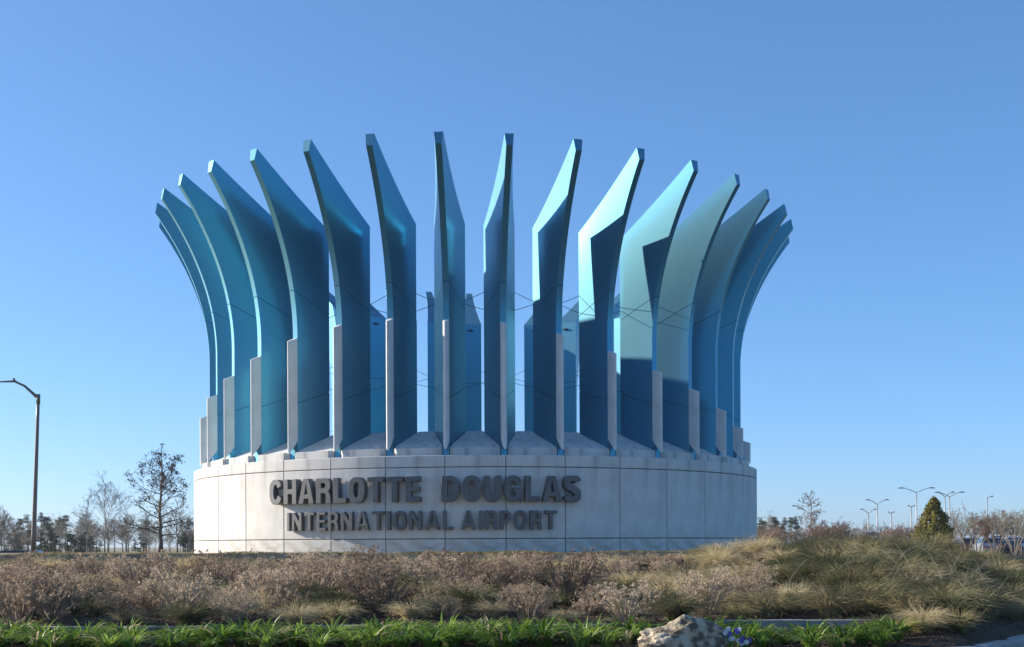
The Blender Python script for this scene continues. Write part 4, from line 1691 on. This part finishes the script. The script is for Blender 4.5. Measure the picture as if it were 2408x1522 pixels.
# boulder
def boulder():
    import bmesh
    from mathutils import noise
    bm = bmesh.new()
    bmesh.ops.create_icosphere(bm, subdivisions=5, radius=1)
    rnd = random.Random(3)
    planes = [(rvec(rnd).normalized(), rnd.uniform(.62, .9)) for _ in range(14)]
    for v in bm.verts:
        p = v.co.copy()
        for n, dd in planes:
            q = p.dot(n)
            if q > dd:
                p -= n * (q - dd) * .9
        p += p.normalized() * (noise.fractal(p * 2.2, 1, 2, 4) * .12 - abs(noise.noise(p * 4.3)) * .10 + noise.fractal(p * 9, .7, 2, 5) * .05)
        # left low shoulder, higher crown to the middle
        sx = p.x
        p.z *= .60 + .24 * math.exp(-((sx - .12) / .42) ** 2)
        v.co = Vector((p.x * .68, p.y * .44, p.z * .44))
    me = bpy.data.meshes.new('boulder')
    bm.to_mesh(me)
    bm.free()
    m = mat('pitted limestone', (0.52, 0.43, 0.30), .9, rgb2=(0.13, 0.10, 0.07), nscale=7, bump=1.0, bscale=28, lo=.44, hi=.58, detail=14)
    me.materials.append(m)
    for p in me.polygons:
        p.use_smooth = True
    z = ground_z(ROCK.x, ROCK.y)
    o = link('boulder', me, None, (ROCK.x, ROCK.y + .1, z + .08), .2)
    tag(o, 'pale pitted boulder among the green clumps in the front bed', 'boulder')


boulder()


# flowers by the boulder
def flower_plant(px, d_, petals, label, n=7, s=1.0):
    p = gnd(px, d_)
    t = tag(link('flower_plant', None, loc=p), label, 'flower')
    rnd = random.Random(int(px))
    L = MB()
    for k in range(18):
        a = rnd.uniform(0, 2 * PI)
        out = Vector((math.cos(a), math.sin(a), 0))
        h = rnd.uniform(.08, .2) * s
        pts = [out * .01, out * .04 + Vector((0, 0, h * .6)), out * rnd.uniform(.06, .1) + Vector((0, 0, h))]
        ribbon(L, pts, .012, 0, Vector((0, -1, .3)))
    link('leaves', L.mesh('leaves', M['strap']), t)
    for k in range(n):
        b = MB()
        c_ = Vector((rnd.gauss(0, .07), rnd.gauss(0, .05), rnd.uniform(.10, .24))) * s
        m = M[petals[k % len(petals)]]
        for q in range(5):
            a = 2 * PI * q / 5 + .3
            e = Vector((math.cos(a), -.25, math.sin(a))) * .030
            sd = Vector((-math.sin(a), 0, math.cos(a))) * .024
            b.add([tuple(c_), tuple(c_ + e * .6 + sd), tuple(c_ + e * 1.15 + Vector((0, .008, 0))), tuple(c_ + e * .6 - sd)], [(0, 1, 2, 3)])
        link('bloom', b.mesh('bloom', m), t)


flower_plant(1716, 15.85, ('white', 'violet', 'white', 'white', 'violet'), 'white and violet flowers at the right foot of the boulder', 12, 1.15)
flower_plant(1748, 15.8, ('white', 'violet'), 'small white flowers right of the larger flower plant by the boulder', 5, .85)
flower_plant(1553, 15.75, ('violet',), 'violet flowers at the left foot of the boulder', 5, .8)
flower_plant(1038, 15.9, ('yellow',), 'tiny yellow flower low in the front bed', 2, .5)
# pale sprig beside the kerb
p = gnd(2262, 17.0)
t = tag(link('sprig_plant', None, loc=p), 'pale green upright sprig growing by the kerb at bottom right', 'plant')
rnd = random.Random(6)
for k in range(5):
    b = MB()
    a = rnd.uniform(-.35, .35)
    tp = Vector((math.sin(a) * .3, rnd.uniform(-.05, .05), .3 * rnd.uniform(.7, 1)))
    b.tube([(0, 0, 0), tp * .5 + Vector((.01, 0, 0)), tp], [.005, .004, .002], 4)
    for j in range(26):
        leafquad(b, tp * rnd.uniform(.3, 1.03) + rvec(rnd, .014), rvec(rnd), .015, rnd, 0, .6)
    link('stem', b.mesh('stem', M['sprig']), t)
print('shrubs', nsh, 'grass', ngr)

# ------------------------------------------------------------------ haze: even, thin air round the whole scene
hz = MB()
hz.box(-900, 900, -CD - 60, 1000, -4.5, 30)
hm = bpy.data.materials.new('thin haze')
hm.use_nodes = True
hm.node_tree.nodes.remove(hm.node_tree.nodes['Principled BSDF'])
pv = hm.node_tree.nodes.new('ShaderNodeVolumePrincipled')
pv.inputs['Color'].default_value = (0.86, 0.92, 1.0, 1)
pv.inputs['Density'].default_value = 0.0002
pv.inputs['Anisotropy'].default_value = 0.2
hm.node_tree.links.new(pv.outputs[0], hm.node_tree.nodes['Material Output'].inputs['Volume'])
tag(link('haze', hz.mesh('haze', hm)), 'thin pale haze over the whole place', 'haze', kind='stuff')
